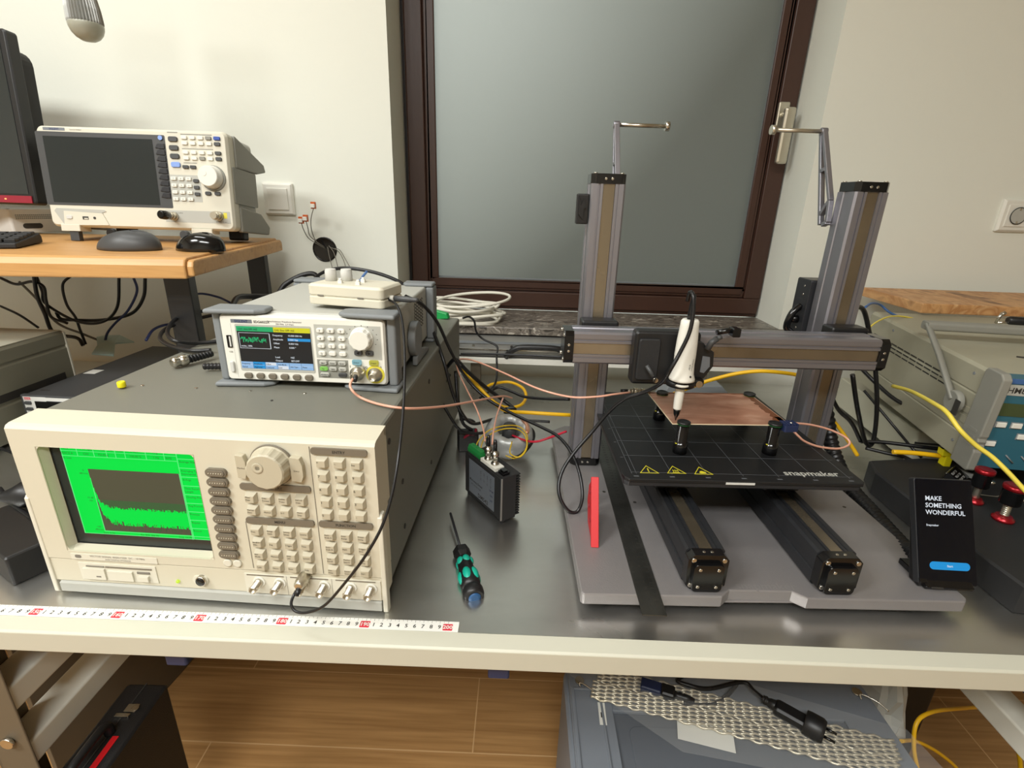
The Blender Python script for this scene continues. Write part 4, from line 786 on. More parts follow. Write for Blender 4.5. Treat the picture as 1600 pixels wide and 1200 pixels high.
# spool holders: truss arm bolted to the back of each column, rod pointing inwards
for s, u0 in ((1, .0705), (-1, .4225)):
    mb = MB(); ub = u0 + .0085; A = (.445, .612); B_ = (.3835, .502); C_ = (.378, .468); D_ = (.389, .463)
    def bar(p, q_, w_=.0032):
        dx, dz = q_[0] - p[0], q_[1] - p[1]; l = math.hypot(dx, dz); nx, nz = -dz / l * w_, dx / l * w_
        mb.prism([(p[0] + nx, p[1] + nz), (q_[0] + nx, q_[1] + nz), (q_[0] - nx, q_[1] - nz), (p[0] - nx, p[1] - nz)], 'x', u0, ub)
    for p, q_ in ((A, B_), (B_, C_), ((.452, .612), (.396, .463)), (C_, D_), ((.415, .552), (.428, .548)), ((.3855, .50), (.402, .478))): bar(p, q_)
    mb.cyl((u0 - .001, .448, .612), .006, ub - u0 + .002, 'x', 16); mb.cyl((u0 + (-.005 if s > 0 else .006), .380, .466), .003, .009, 'x', 10)
    h = mb.build('spool_arm', 'gunmetal', t, .0008)
    mb = MB(); mb.tube([(u0 + .004, .448, .612), (u0 + .004 + s * .086, .448, .612)], .0034, 14); e = u0 + .004 + s * .086; mb.lathe([(.0075, e - .0035), (.0075, e + .0035)], (0, .448, .612), 'x', 20); mb.build('spool_rod', 'chrome' if s > 0 else 'nickel', h)
mb = MB(); mb.softbox(.003, .022, .334, .346, .455, .500, r=.002, c=.001, axis='y'); mb.build('filament_hook', 'black', t, .001)
mb = MB(); mb.prism([(.006, .470), (.013, .462), (.014, .478), (.0175, .48), (.013, .492), (.009, .483), (.006, .495)], 'y', .33, .334); mb.build('filament_hook', 'black', t)
mb = MB(); mb.softbox(.424, .466, .3815, .425, .235, .372, r=.004, c=.003, axis='x'); mb.build('driver_box', 'anthr', t, .002)
for z in (.25, .285, .345, .36): MB().cyl((.4232, .398, z), .002, .001, 'x', 10).build('box_screw', 'chrome', t)
mb = MB(); mb.tube(spline([(.424, .398, .325), (.410, .396, .31), (.406, .396, .285), (.416, .394, .275), (.422, .394, .255)]), .006, 10); mb.cyl((.412, .400, .300), .007, .013, 'x', 14); mb.build('driver_plug', 'gloss', t)
# touch controller leaning on its dock
t = thing('touch_controller', 'upright black touch panel reading MAKE SOMETHING WONDERFUL on machine base', 'touch screen', (.528, .547, .0322), R(-1.4))
T = Matrix.Rotation(R(-26.5), 4, 'X'); w_, h_ = .0745, .136
mb = MB(); mb.rbox(0, w_, .0008, .0105, .003, h_ + .003, r=.003, T=T); mb.build('panel_body', 'anthr', t, .0006)
mb = MB(); mb.rbox(.0012, w_ - .0012, -.0002, .0008, .0042, h_ + .0018, r=.0022, T=T); scr = mb.build('touch_glass', 'touch', t)
mb = MB(); TX = T @ Matrix.Translation((0, -.0004, 0)) @ Matrix.Rotation(R(90), 4, 'X')
for s, z, k in (('MAKE', .1105, .0082), ('SOMETHING', .1015, .0082), ('WONDERFUL', .0925, .0082), ('Snapmaker', .0775, .0036)): mb.text(s, k, T @ Matrix.Translation((.0125, -.0004, z)) @ Matrix.Rotation(R(90), 4, 'X'), 0, True)
mb.build('screen_text', 'bl6', scr); mb = MB(); P = rrect(.0145, .0655, .0225, .0325, .0049); mb.prism(P, 'y', -.0004, -.0001, 1, T=T); mb.text('Start', .0038, T @ Matrix.Translation((.04, -.0006, .0262)) @ Matrix.Rotation(R(90), 4, 'X'), 0, True, 'c')
mb.build('screen_button', ['bl6', 'bl5'], scr)
mb = MB(); mb.prism([(.003, -.0018), (.0, .006), (.008, .012), (.058, .112), (.064, .11), (.02, -.0018)], 'x', .0005, .010); mb.prism([(-.002, -.0018), (-.004, .003), (.004, .008), (.05, .006), (.05, -.0018)], 'x', .006, w_ - .008); mb.build('dock', 'gloss', t, .001)
mb = MB(); mb.rbox(.012, .027, -.0046, -.0036, .0012, .0035, r=.001); mb.build('dock_port', 'ink', t)

# copper board on four posts
cr = R(3.2); CM = Matrix.Translation((.2325, .7035, .1795)) @ Matrix.Rotation(cr, 4, 'Z')
t = thing('copper_board', 'copper-clad board with tarnished edges held above the black bed', 'circuit board', (.2325, .7035, .1795), cr)
MB().box(0, .181, 0, .134, 0, .0014).build('board_core', 'pcb', t)
MB().box(.0006, .1804, .0006, .1334, .0014, .0016).build('copper_layer', 'copper', t)
mb = MB(); rn = random.Random(2)
def stain(p0, p1, w0, n=26, sd=1):
    up, lo = [], []
    for i in range(n + 1):
        f = i / n; x = p0[0] + (p1[0] - p0[0]) * f; y = p0[1] + (p1[1] - p0[1]) * f; up.append((x, y)); lo.append((x - (w0 + rn.uniform(-.3, .5) * w0 if p0[0] == p1[0] else 0), y - (w0 + rn.uniform(-.3, .5) * w0 if p0[1] == p1[1] else 0)))
    mb.prism(up + lo[::-1], 'z', .0016, .00175)
stain((.002, .1325), (.178, .1325), .0045); stain((.179, .004), (.179, .131), .009); stain((.1795, .002), (.1795, .03), .012, 8)
mb.build('flux_stain', 'brownstain', t)
def post(x, y, lab):
    t = thing('support_post', lab, 'support post', (x, y, .1341), 0, group='support posts under the copper board')
    MB().lathe([(.0105, 0), (.0105, .018), (.0085, .0185), (.0085, .0445)], n=24).build('post_body', 'gloss', t)
    MB().lathe([(.0098, .0473), (.0098, .0505), (.0082, .0512), (.0075, .0500)], n=24).build('post_cap', 'black', t)
    MB().lathe([(.0099, .0470), (.0099, .0474)], n=24).build('cap_ring', 'grnterm', t)
    mb = MB(); mb.box(-.0092, -.0086, -.0045, -.003, .006, .015); mb.cyl((-.0085, -.0055, .0165), .0018, .001, 'z', 8); mb.build('post_marking', 'yellowink', t)
post(.2495, .7045, 'black post with yellow mark gripping near left corner of copper board'); post(.3885, .712, 'black post with yellow mark gripping near right corner of copper board')
post(.2495, .830, 'black post half hidden under back left corner of copper board'); post(.402, .838, 'black post hidden under back right corner of copper board')
# coax adapter at the board's left corner and blue clamp at the right corner
t = thing('coax_adapter', 'silver threaded coax adapter at back left corner of copper board', 'connector', tuple(at(1016, 612, z=.183)), R(0))
mb = MB(); x = 0
for r_, l in ((.0028, .010), (.0055, .006), (.0045, .005), (.006, .008), (.0048, .004), (.0035, .006)): mb.lathe([(r_, -x), (r_, -x - l)], (0, 0, 0), 'x', 16); x += l
mb.build('adapter_body', 'nickel', t); MB().lathe([(.0032, -x), (.0026, -x - .012)], (0, 0, 0), 'x', 12).build('crimp_sleeve', 'rubber', t)
t = thing('edge_connector', 'dark blue edge connector with pins at right corner of copper board', 'connector', tuple(at(1232, 668, z=.178)), R(8))
mb = MB(); mb.softbox(-.011, .011, -.008, .008, -.004, .006, r=.002, c=.001, axis='z'); [mb.box(-.011 + i * .0046, -.0085 + i * .0046, -.008, .008, .006, .0085) for i in range(5)]; mb.build('connector_body', 'clipblue', t)
MB().ball((.001, -.002, .008), .0022, 0, 10).build('solder_joint', 'chrome', t)

# handheld probe clamped upright, tip on the board
px_, py_ = .2405, .7165
t = thing('test_probe', 'white handheld probe with black tip clamped upright above copper board', 'probe', (px_, py_, .1812), R(2))
MB().lathe([(.0008, 0), (.0016, .004), (.0042, .010), (.0052, .016), (.0056, .0185)], n=20).build('probe_tip', 'gloss', t)
MB().lathe([(.0058, .0185), (.0062, .02), (.0070, .050), (.0072, .054)], n=24).build('probe_barrel', 'white', t)
MB().lathe([(.0072, .054), (.0128, .0555), (.0148, .0585), (.0145, .0615)], n=28).build('front_ring', 'white', t)
mb = MB(); prof = [(.0150, .0642, 1.), (.0185, .0655, 1.), (.0182, .0685, 1.), (.0158, .075, 1.), (.0148, .09, .95), (.0152, .105, .9), (.0146, .125, .88), (.0132, .145, .86), (.0128, .1525, .86), (.0105, .1555, .86)]; n = 30; V = []
for r_, z, e in prof:
    for i in range(n): q = 2 * math.pi * i / n; V.append((r_ * math.cos(q), r_ * e * math.sin(q), z))
mb.add(V, [(j * n + i, j * n + (i + 1) % n, (j + 1) * n + (i + 1) % n, (j + 1) * n + i) for j in range(len(prof) - 1) for i in range(n)], 0, True); mb.add(V, [tuple(range(n)), tuple(range((len(prof) - 1) * n, len(prof) * n))]); hb = mb.build('probe_handle', 'white', t)
MB().cyl((0, 0, .0612), .0148, .0034, 'z', 24).build('black_collar', 'gloss', t)
for x, z in ((-.0035, .1435), (.0065, .0745)): MB().cyl((x, -.0160 if z < .1 else -.0116, z), .0014, .003, 'y', 12).build('screw_hole', 'ink', hb)
mb = MB(); TT = Matrix.Translation((.0042, -.0142, .080)) @ Matrix.Rotation(R(90), 4, 'X') @ Matrix.Rotation(R(86), 4, 'Z'); mb.text('Made in', .004, TT); mb.text('SHOCK HAZARD', .0024, Matrix.Translation((.008, -.0128, .082)) @ Matrix.Rotation(R(24), 4, 'Z') @ Matrix.Rotation(R(90), 4, 'X') @ Matrix.Rotation(R(86), 4, 'Z')); mb.build('handle_print', 'ink', hb)
MB().lathe([(.0052, .1555), (.0046, .165), (.0036, .182), (.003, .190)], n=16, T=Matrix.Rotation(0, 4, 'X')).build('cable_boot', 'rubber', t)
# steel ruler and red bracket
t = thing('steel_ruler', 'long tarnished steel ruler lying on the machine base beside left rail', 'ruler', (.1565, .481, .0301), R(-.35))
MB().box(0, .0295, 0, .52, 0, .0010).build('ruler_blade', 'rulersteel', t)
mb = MB()
for i in range(5, 516):
    l = .009 if i % 10 == 5 else .0045 if i % 5 else .0065
    if i % 10 == 5 or i % 2: mb.box(.0293 - l, .0293, i * .001 - .0001, i * .001 + .00015, .001, .0011); mb.box(.0002, l * .6, i * .001 - .0001, i * .001 + .00015, .001, .0011)
for i in range(1, 50): mb.text(str(i), .0055, Matrix.Translation((.012, .0035 + i * .01, .00115)), 0, True)
mb.build('ruler_marks', 'ink', t)
t = thing('angle_bracket', 'bright red plastic angle bracket standing upright on the machine base', 'bracket', (.1112, .604, .0301), R(-1))
mb = MB(); mb.prism([(0, 0), (.007, 0), (.062, .076), (.056, .081)], 'x', 0, .0108); mb.prism([(.006, .0), (.062, .0), (.085, .026), (.082, .052), (.060, .075)], 'x', .0015, .006); mb.build('bracket_body', 'red', t, .0006)
mb = MB(); [mb.cyl((.0008, y, z), .0035, .0008, 'x', 14) for y, z in ((.065, .05), (.06, .03), (.04, .018))]; mb.build('bolt_hole', 'redline', t)

# ------------------------------------------------------------------ small things on the bench
t = thing('screwdriver', 'small screwdriver with black and teal grip on the steel top', 'screwdriver', (-.1005, .6995, .0012), math.atan2(.509 - .6995, -.040 + .1005))
def sx(prof, m=0, n=20, T=None): return prof
T = Matrix.Translation((0, 0, .0122)) @ Matrix.Rotation(R(3.2), 4, 'Y') @ Matrix.Diagonal((1, 1.32, 1.32, 1))
MB().lathe([(.0012, 0), (.0015, .002), (.0015, .088)], (0, 0, 0), 'x', 12, T=T).build('shaft', 'anthr', t)
MB().lathe([(.004, .082), (.0095, .089), (.0098, .100), (.0065, .108)], (0, 0, 0), 'x', 6, T=T, smooth=False).build('hex_bolster', 'black', t, .001)
n = 24; mb = MB(); prof = [(.0066, .107), (.0082, .112), (.0084, .118), (.0078, .126), (.0098, .138), (.0105, .148), (.0098, .158), (.0085, .164)]
mb.lathe(prof, (0, 0, 0), 'x', n, T=T); mb.build('grip_core', 'black', t)
mb = MB()
for k in range(6):
    q = 2 * math.pi * k / 6 + .3; mb.ball((.116, .0052 * math.cos(q), .0052 * math.sin(q)), .0046, 0, 12, sx=1.7, T=T)
    q += math.pi / 6; mb.ball((.146, .0072 * math.cos(q), .0072 * math.sin(q)), .0048, 0, 12, sx=2.6, T=T)
mb.build('grip_pads', 'teal', t)
MB().lathe([(.0088, .164), (.0105, .168), (.0105, .176), (.0088, .181)], (0, 0, 0), 'x', 20, T=T).build('handle_end', 'black', t); MB().lathe([(.0062, .1805), (.0062, .182), (.0035, .1822)], (0, 0, 0), 'x', 20, T=T).build('end_cap', 'bluecap', t)

t = thing('stepper_driver', 'black finned driver module with grey label and green terminal', 'driver module', (-.085, .7799, .004), R(-53.8))
mb = MB(); mb.box(0, .111, .002, .028, .002, .080); mb.box(.0, .111, 0, .003, .004, .078)
for i in range(16): z = .004 + i * .0048; mb.box(.002, .109, .028, .0375, z, z + .0022)
mb.box(-.006, .0, .006, .012, .01, .02); mb.box(.0, .012, .004, .01, -.0035, .002); mb.box(.095, .108, .004, .01, -.0035, .002); mb.build('driver_case', 'matblack', t, .0005)
mb = MB(); mb.box(.1098, .1112, -.0006, .002, .004, .079); mb.build('case_edge', 'alu', t)
mb = MB(); mb.quad(.0135, .091, .010, .072, -.0003, 0)
for i, s in enumerate(('PUL', 'DIR', 'ENA', 'ALM')):
    T = Matrix.Translation((.05 + i * .010, -.0008, .066)) @ Matrix.Rotation(R(90), 4, 'X') @ Matrix.Rotation(R(-90), 4, 'Z'); mb.text(s + ' +  - 5V', .0036, T, 1)
mb.ftext('Microstep Driver', .0058, .036, .034, -.0006, 1, True); mb.ftext('DC 18-50V 4.2A', .0045, .036, .027, -.0006, 1); mb.ftext('DM542', .0105, .058, .0125, -.0006, 1, True)
mb.ftext('2H-M', .005, .083, .042, -.0006, 2, True); mb.ftext('ON', .005, .083, .033, -.0006, 2, True); mb.ftext('24V', .005, .083, .024, -.0006, 2, True); mb.build('driver_label', ['labelgrey', 'ink', 'clipblue'], t)
mb = MB(); mb.box(.001, .040, .004, .018, .080, .0865); mb.prism([(.004, .0865), (.018, .0865), (.015, .092), (.006, .092)], 'x', .002, .039)
for i in range(3): mb.cyl((.008 + i * .012, .012, .092), .003, .0006, 'z', 12)
mb.build('terminal_block', 'grnterm', t)
mb = MB(); mb.box(.044, .088, .003, .020, .0800, .0855); mb.build('socket_strip', 'white', t)
for x in (.054, .074):
    mb = MB(); mb.lathe([(.0065, .0855), (.0065, .088), (.005, .088), (.005, .0965), (.0065, .0965), (.0068, .106), (.0045, .107), (.004, .110)], (x, .0115, 0), 'z', 18); s_ = mb.build('bnc_plug', 'chrome', t); MB().lathe([(.0036, .110), (.003, .124), (.0022, .128)], (x, .0115, 0), 'z', 12).build('plug_boot', 'rubber', s_)
mb = MB(); mb.box(.092, .106, .006, .018, .080, .085); mb.box(.094, .104, .008, .016, .085, .0875); mb.build('pin_header', 'gloss', t)

t = thing('toroidal_transformer', 'toroidal transformer wrapped in grey foil behind the driver module', 'transformer', (-.015, .935, .0405), R(15))
mb = MB(); TT = Matrix.Rotation(R(22), 4, 'X') @ Matrix.Scale(1.15, 4); n, k = 44, 16; V = []
for i in range(n):
    a = 2 * math.pi * i / n; rw = .0175 + (.0009 if i % 4 < 2 else 0)
    for j in range(k): b = 2 * math.pi * j / k; V.append(((.030 + rw * .75 * math.cos(b)) * math.cos(a), (.030 + rw * .75 * math.cos(b)) * math.sin(a), rw * 1.25 * math.sin(b)))
mb.add(V, [(i * k + j, (i + 1) % n * k + j, (i + 1) % n * k + (j + 1) % k, i * k + (j + 1) % k) for i in range(n) for j in range(k)], 0, True, TT); mb.build('foil_winding', 'foil', t)
mb = MB(); mb.tube([(.031 * math.cos(a / 10), .031 * math.sin(a / 10), .021) for a in range(-6, 8)], .004, 8, T=TT); mb.build('copper_turns', 'copper', t)
mb = MB(); mb.lathe([(.012, -.024), (.012, .024), (.008, .026)], n=18, T=TT); mb.build('core_bolt', 'dgrey', t)
t = thing('black_power_plug', 'small black angled plug lying among cables behind the driver', 'plug', tuple(at(797, 645, y=.98)), R(30))
MB().softbox(-.012, .012, -.009, .009, -.014, .012, r=.004, c=.004, axis='z').build('plug_body', 'gloss', t, .002)
t = thing('relay_block', 'dark brown component block beside the foil-wrapped transformer', 'component', (-.098, .955, .001), R(12))
mb = MB(); mb.softbox(-.022, .02, -.016, .016, 0, .038, r=.004, c=.003, axis='z'); mb.build('block_body', 'black', t); mb = MB(); mb.tube(spline([(-.01, -.014, .03), (.0, -.02, .040), (.012, -.012, .036), (.016, 0, .041)]), .003, 8); mb.build('block_lead', 'redline', t)

tag(MB().lathe([(.0048, 0), (.005, .0006), (.005, .0068), (.0042, .0078), (.003, .0078), (.0028, .006)], (-.5285, .6315, TZ + .0012), 'z', 20).build('yellow_cap', 'yellow'), 'tiny yellow round plastic piece standing on grey lid of the analyser', 'plastic piece')  # small yellow cap left on the analyser lid

# black instrument and beige instrument at far left, with things behind
t = thing('bench_meter', 'flat black bench instrument with red and white front strip by analyser', 'measuring instrument', (-.973, .915, .001), R(-1.5))
mb = MB(); mb.box(0, .215, .008, .365, .008, .0985); mb.build('meter_case', 'dgrey', t, .002); mb = MB(); mb.box(-.0015, .2165, 0, .010, .004, .1005); mb.build('meter_front', 'dgrey', t, .002)
mb = MB(); mb.quad(.004, .050, .055, .097, -.0003, 0); mb.quad(.006, .019, .0905, .0955, -.0006, 1); mb.quad(.022, .19, .0895, .0965, -.0006, 0); mb.quad(.026, .19, .05, .088, -.0005, 2); mb.ftext('RIGOL', .0045, .0125, .0913, -.0009, 0, True); mb.build('front_print', ['silver', 'tapered', 'gloss'], t)
for z in (.081, .068): MB().softbox(.0065, .0195, -.0032, 0, z, z + .0065, r=.002, c=.0006, axis='y').build('front_key', 'dgrey', t)
box('paper_sticker', 'paper', t, .008, .034, .138, .165, .0985, .0988); box('lid_slot', 'ink', t, .012, .03, .03, .034, .0985, .0988)
for x in (.02, .17):
    for y in (.03, .32): MB().cyl((x + .01, y, 0), .009, .0082, 'z', 14).build('foot', 'black', t)
t = thing('beige_instrument', 'tall beige instrument case with ribbed side at left photo edge', 'measuring instrument', (-1.352, .60, .001), R(-.5))
mb = MB(); mb.prism([(0, .006), (.350, .006), (.350, .077), (.3478, .079), (.3478, .0845), (.350, .0865), (.350, .152), (.3475, .154), (.3475, .158), (.350, .160), (.350, .184), (.345, .190), (.0, .190)], 'y', .02, .476); mb.build('case', 'greypaint2', t, .0015)
box('top_cover', 'hamegtop', t, .002, .3455, .024, .472, .1902, .1915); box('rear_corner', 'cream2', t, .3465, .3512, .4725, .4775, .006, .187, bevel=.001); box('front_bezel', 'hamegfr', t, -.002, .352, .0, .02, .004, .192, bevel=.002); box('side_slot', 'ink', t, .3485, .3505, .24, .452, .0865, .102)
for x in (.02, .30):
    for y in (.06, .42): MB().cyl((x + .01, y, 0), .01, .0065, 'z', 14).build('foot', 'black', t)
tag(MB().add([(-1.114, 1.314, .115), (-1.06, 1.30, .121), (-1.006, 1.275, .111), (-1.02, 1.23, .119), (-.986, 1.176, .104), (-1.03, 1.165, .110), (-1.05, 1.21, .118), (-1.09, 1.26, .125)] + [(-1.114, 1.314, .112), (-1.06, 1.30, .118), (-1.006, 1.275, .108), (-1.02, 1.23, .116), (-.986, 1.176, .101), (-1.03, 1.165, .107), (-1.05, 1.21, .115), (-1.09, 1.26, .122)],
    [(0, 1, 7), (1, 2, 3), (1, 3, 6), (1, 6, 7), (3, 4, 5), (3, 5, 6), (8, 9, 15), (9, 10, 11), (9, 11, 14), (9, 14, 15), (11, 12, 13), (11, 13, 14)] + [(i, (i + 1) % 8, 8 + (i + 1) % 8, 8 + i) for i in range(8)]).build('plastic_film', 'ltblue'), 'crumpled pale blue plastic sheet behind the flat black instrument', 'plastic sheet')
t = thing('power_adapter', 'black boxy power adapter left of the analyser on steel top', 'power adapter', (-.640, .519, .0006), R(152))
mb = MB(); mb.softbox(0, .15, -.055, 0, 0, .042, r=.004, c=.0025, axis='z'); mb.build('adapter_body', 'black', t, .001)
mb = MB(); mb.box(.15, .1504, -.045, -.01, .01, .03); mb.build('adapter_label', 'paper', t)
t = thing('ethernet_plug', 'clear network plug on yellow cable left of the analyser', 'plug', (-.70, .66, .0012), R(-25))
mb = MB(); mb.box(-.03, -.008, -.006, .006, 0, .009); mb.build('plug_shell', 'silver', t, .001); mb = MB(); mb.softbox(-.008, .015, -.007, .007, 0, .011, r=.002, c=.001, axis='x'); mb.build('plug_boot', 'ylcable', t)
t = thing('black_plug', 'round black mains plug left of the analyser above the adapter', 'plug', (-.765, .70, .0006), R(200))
mb = MB(); mb.lathe([(.019, 0), (.021, .003), (.021, .02), (.014, .032), (.007, .048), (.005, .06)], (0, 0, .0215), 'x', 22); mb.build('plug_body', 'black', t)
for s in (-1, 1): MB().cyl((-.019, s * .0095, .0215), .0023, .019, 'x', 10).build('plug_pin', 'chrome', t)
# ------------------------------------------------------------------ measuring tape along the front edge
t = thing('measuring_tape', 'white tape with black digits and red tens along bench front edge', 'measuring tape', (-.35, .472, .0011), R(.15))
def tx(n): return -.574 + (n - 150) * .01 + .35
mb = MB(); mb.box(-.95, .289, 0, .0158, 0, .0003); mb.build('tape_band', 'tape', t)
mb = MB(); [mb.rbox(tx(n) - .0058, tx(n) + .0058, .0018, .0118, .00032, .00042, r=.001, axis='z') for n in range(100, 201, 10)]; mb.build('ten_marks', 'tapered', t)
mb = MB()
for n in range(96, 201):
    if n % 10: mb.text(str(n % 10), .0078, Matrix.Translation((tx(n), .0042, .00042)), 0, True, 'c')
    else: mb.text(str(n), .0078, Matrix.Translation((tx(n), .0042, .00055)), 1, True, 'c')
    mb.box(tx(n) - .00015, tx(n) + .00015, .0122, .0155, .0003, .0004)
    if n < 200: mb.box(tx(n) + .00488, tx(n) + .00512, .0136, .0155, .0003, .0004)
mb.build('tape_digits', ['ink', 'paper'], t)

# ------------------------------------------------------------------ right-hand instruments
t = thing('counter_instrument', 'beige instrument with petrol blue front and folded carrying handle', 'measuring instrument', (.765, .80, .083), R(-7), R(3))
hh = .166; ww = .29
mb = MB(); mb.prism([(0, .004), (0, .046), (.0012, .0475), (.0012, .049), (0, .0505), (0, .118), (.0014, .1195), (.0014, .121), (0, .1225), (0, hh - .005), (.005, hh), (ww - .005, hh), (ww, hh - .005), (ww, .004)], 'y', .012, .40); mb.build('case', 'hameg', t, .001)
mb = MB()
for k, z in enumerate((.104, .112, .120)):
    for i in range(11): mb.box(-.0004, .001, .10 + i * .0245, .1205 + i * .0245, z + .002, z + .0045)
mb.build('side_slots', 'ink', t)
for y, z in ((.045, .150), (.035, .028), (.055, .085), (.058, .067), (.30, .15)): MB().cyl((-.0008, y, z), .0028, .0012, 'x', 12).build('case_screw', 'mgrey', t)
MB().rbox(-.0015, .0, .02, .085, .066, .078, r=.003, axis='x').build('side_rib', 'hameg', t); MB().rbox(-.0015, .0, .02, .085, .084, .094, r=.003, axis='x').build('side_rib', 'hameg', t)
for x0, x1 in ((-.006, .008), (ww - .008, ww + .006)):
    mb = MB(); P = [(-.022, .0), (-.024, .004)] + [(-.024 + (.0018 if (i % 2) else 0), .035 + i * .005) for i in range(7)] + [(-.024, .085), (-.024, hh - .002), (-.016, hh + .006), (.014, hh + .006), (.018, hh), (.018, 0)]
    mb.prism(P, 'x', x0, x1); mb.build('corner_bezel', 'hamegfr', t, .002)
    mb = MB(); 
    for z in (.042, .054, .066): mb.softbox(x0 - .0006, x0 + .001, -.014, .004, z, z + .006, r=.002, c=.0003, axis='x')
    mb.build('grip_ribs', 'hamegfr', t)
mb = MB(); mb.box(.008, ww - .008, -.012, .012, .004, hh - .002); fp = mb.build('front_panel', 'hblue', t)
mb = MB(); mb.box(.008, ww - .008, -.0135, -.012, hh - .010, hh - .002, 0); mb.rbox(.010, .16, -.0132, -.012, hh - .030, hh - .012, r=.002, m=1); mb.ftext('HM8130', .0135, .0135, hh - .026, -.0134, 2, True, 'l'); mb.ftext('FUNCTION GENERATOR', .006, .085, hh - .0235, -.0134, 2, False, 'l')
mb.rbox(.012, .20, -.0132, -.012, .100, .122, r=.002, m=3); mb.build('panel_print', ['bluemid', 'lgrey', 'ink', 'lcd'], fp)
for x, z in ((.018, .080), (.041, .080), (.064, .080), (.087, .080), (.056, .061), (.079, .061), (.014, .045), (.110, .080), (.133, .080)):
    mb = MB(); mb.softbox(x, x + .0145, -.0155, -.012, z, z + .0085, r=.001, c=.0008, axis='y', m=0); mb.box(x - .0015, x + .016, -.0128, -.012, z - .0015, z + .010, 1); mb.build('panel_key', ['white', 'mgrey'], fp, .0004)
for x in (.052, .075): mb = MB(); mb.tube([(x, -.013, .030), (x + .014, -.014, .017)], .0012, 8); mb.build('cursor_line', 'mgrey', fp)
for x, x1 in ((-.018, -.0075), (ww + .0075, ww + .018)):
    mb = MB(); mb.tube([(x + .005, .050, .097), (x + .005, .12, .155), (x + .005, .178, .196)], .0095, 8, flat=.55); mb.lathe([(.018, x), (.0195, x + .003), (.0195, x1), (.013, x1 + .002)], (0, .048, .096), 'x', 26); a = mb.build('handle_arm', 'hamegfr', t, .001)
    if x < 0: box('hub_insert', 'ink', a, x - .0012, x + .0005, .024, .037, .078, .105, bevel=.001)
mb = MB(); mb.softbox(-.018, ww + .018, .166, .19, .187, .203, r=.005, c=.003, axis='x'); mb.build('handle_bar', 'hamegfr', t, .001)
mb = MB(); mb.prism([(.095, .10), (.10, .107), (.11, .105), (.118, .112), (.128, .106), (.124, .101), (.112, .099), (.104, .096)], 'z', hh, hh + .0006); mb.build('dark_scuff', 'ink', t)
t = thing('grey_base_unit', 'low grey box under the petrol-blue-fronted instrument', 'instrument', (.80, .945, .0008), R(-7))
MB().softbox(0, .30, 0, .34, .006, .077, r=.005, c=.002, axis='z').build('case', 'hamegtop', t, .001); box('front_line', 'ink', t, .0, .30, -.0006, .001, .05, .054)
for x in (.02, .26):
    for y in (.03, .29): MB().cyl((x, y, 0), .01, .0065, 'z', 14).build('foot', 'black', t)
t = thing('wooden_board', 'glued pine board lying on the beige instrument at right', 'board', (.905, 1.165, .2735), R(-1.5))
MB().box(0, .72, 0, .235, 0, .022).build('board', 'beech', t, .002)
t = thing('alligator_clip', 'small steel clip with black sleeve on edge of pine board', 'clip', tuple(at(1556, 505, z=.278)), R(-12))
mb = MB(); mb.tube([(0, 0, .0), (.002, .0, .013), (.006, 0, .022)], .003, 8); mb.tube([(0, 0, .0), (.012, 0, .003), (.03, 0, .004)], .003, 8); mb.tube([(.004, 0, .018), (.010, 0, .023)], .0035, 8); mb.build('clip_jaw', 'chrome', t)
MB().lathe([(.0065, .018), (.0085, .022), (.0085, .07), (.005, .085)], (0, 0, .0075), 'x', 14).build('clip_sleeve', 'black', t)

# black platform with red binding posts
t = thing('black_platform', 'low matt black platform with chamfered edges behind the touch panel', 'platform', (.66, .60, .0008), 0)
a = [at(1372, 719, z=.044), at(1376, 735, z=.044), at(1549, 881, z=.044), at(1600, 921, z=.044)]
P = [(.620, .870), (.652, .895), (1.02, .855), (1.02, .53), (.668, .535), (.608, .84)]
P = [(a_.x, a_.y) for a_ in (at(1362, 720, z=.044), at(1445, 716, z=.044))] + [(1.04, .870), (1.04, .50)] + [(a_.x, a_.y) for a_ in (at(1600, 912, z=.044), at(1549, 876, z=.044), at(1372, 738, z=.044))]
P = [(x - .66, y - .60) for x, y in P]; cxm = sum(p[0] for p in P) / len(P); cym = sum(p[1] for p in P) / len(P)
mb = MB(); B_ = [(cxm + (x - cxm) * 1.02, cym + (y - cym) * 1.02) for x, y in P]; mb.prism(B_, 'z', .0, .040); mb.prism(B_, 'z', .040, .0432, top=P); mb.build('platform_body', 'matblack', t)
mb = MB(); mb.box(-.02, .02, -.0, .0004, .0, .0001)
def bpost(px, py, s, n_):
    q = at(px, py, z=.044) - Vector((.66, .60, .0008)); mb = MB(); T = Matrix.Translation((q.x, q.y, q.z))
    mb.lathe([(.013 * s, 0), (.0135 * s, .002), (.0135 * s, .004), (.0105 * s, .0055), (.010 * s, .008)], n=22, T=T); b = mb.build('binding_post', 'redanod', t)
    mb = MB(); [mb.lathe([(.0042 * s, .008 + i * .003), (.0055 * s, .0095 + i * .003), (.0042 * s, .011 + i * .003)], n=16, T=T) for i in range(7)]; mb.build('post_thread', 'nickel', b)
    mb = MB(); mb.lathe([(.0115 * s, .029), (.0128 * s, .031), (.0125 * s, .052), (.0132 * s, .0535)], n=22, T=T); mb.build('post_barrel', 'gloss', b)
    mb = MB(); mb.lathe([(.0136 * s, .0535), (.0142 * s, .056), (.0138 * s, .060), (.0105 * s, .0615), (.004 * s, .060)], n=24, T=T); mb.build('post_cap', 'redanod', b)
    mb = MB(); mb.cyl((.0115 * s, -.002, .037), .004, .007, 'x', 12, T=T); mb.build('side_screw', 'chrome', b)
bpost(1521, 784, .95, 0); bpost(1566, 812, 1.05, 1)
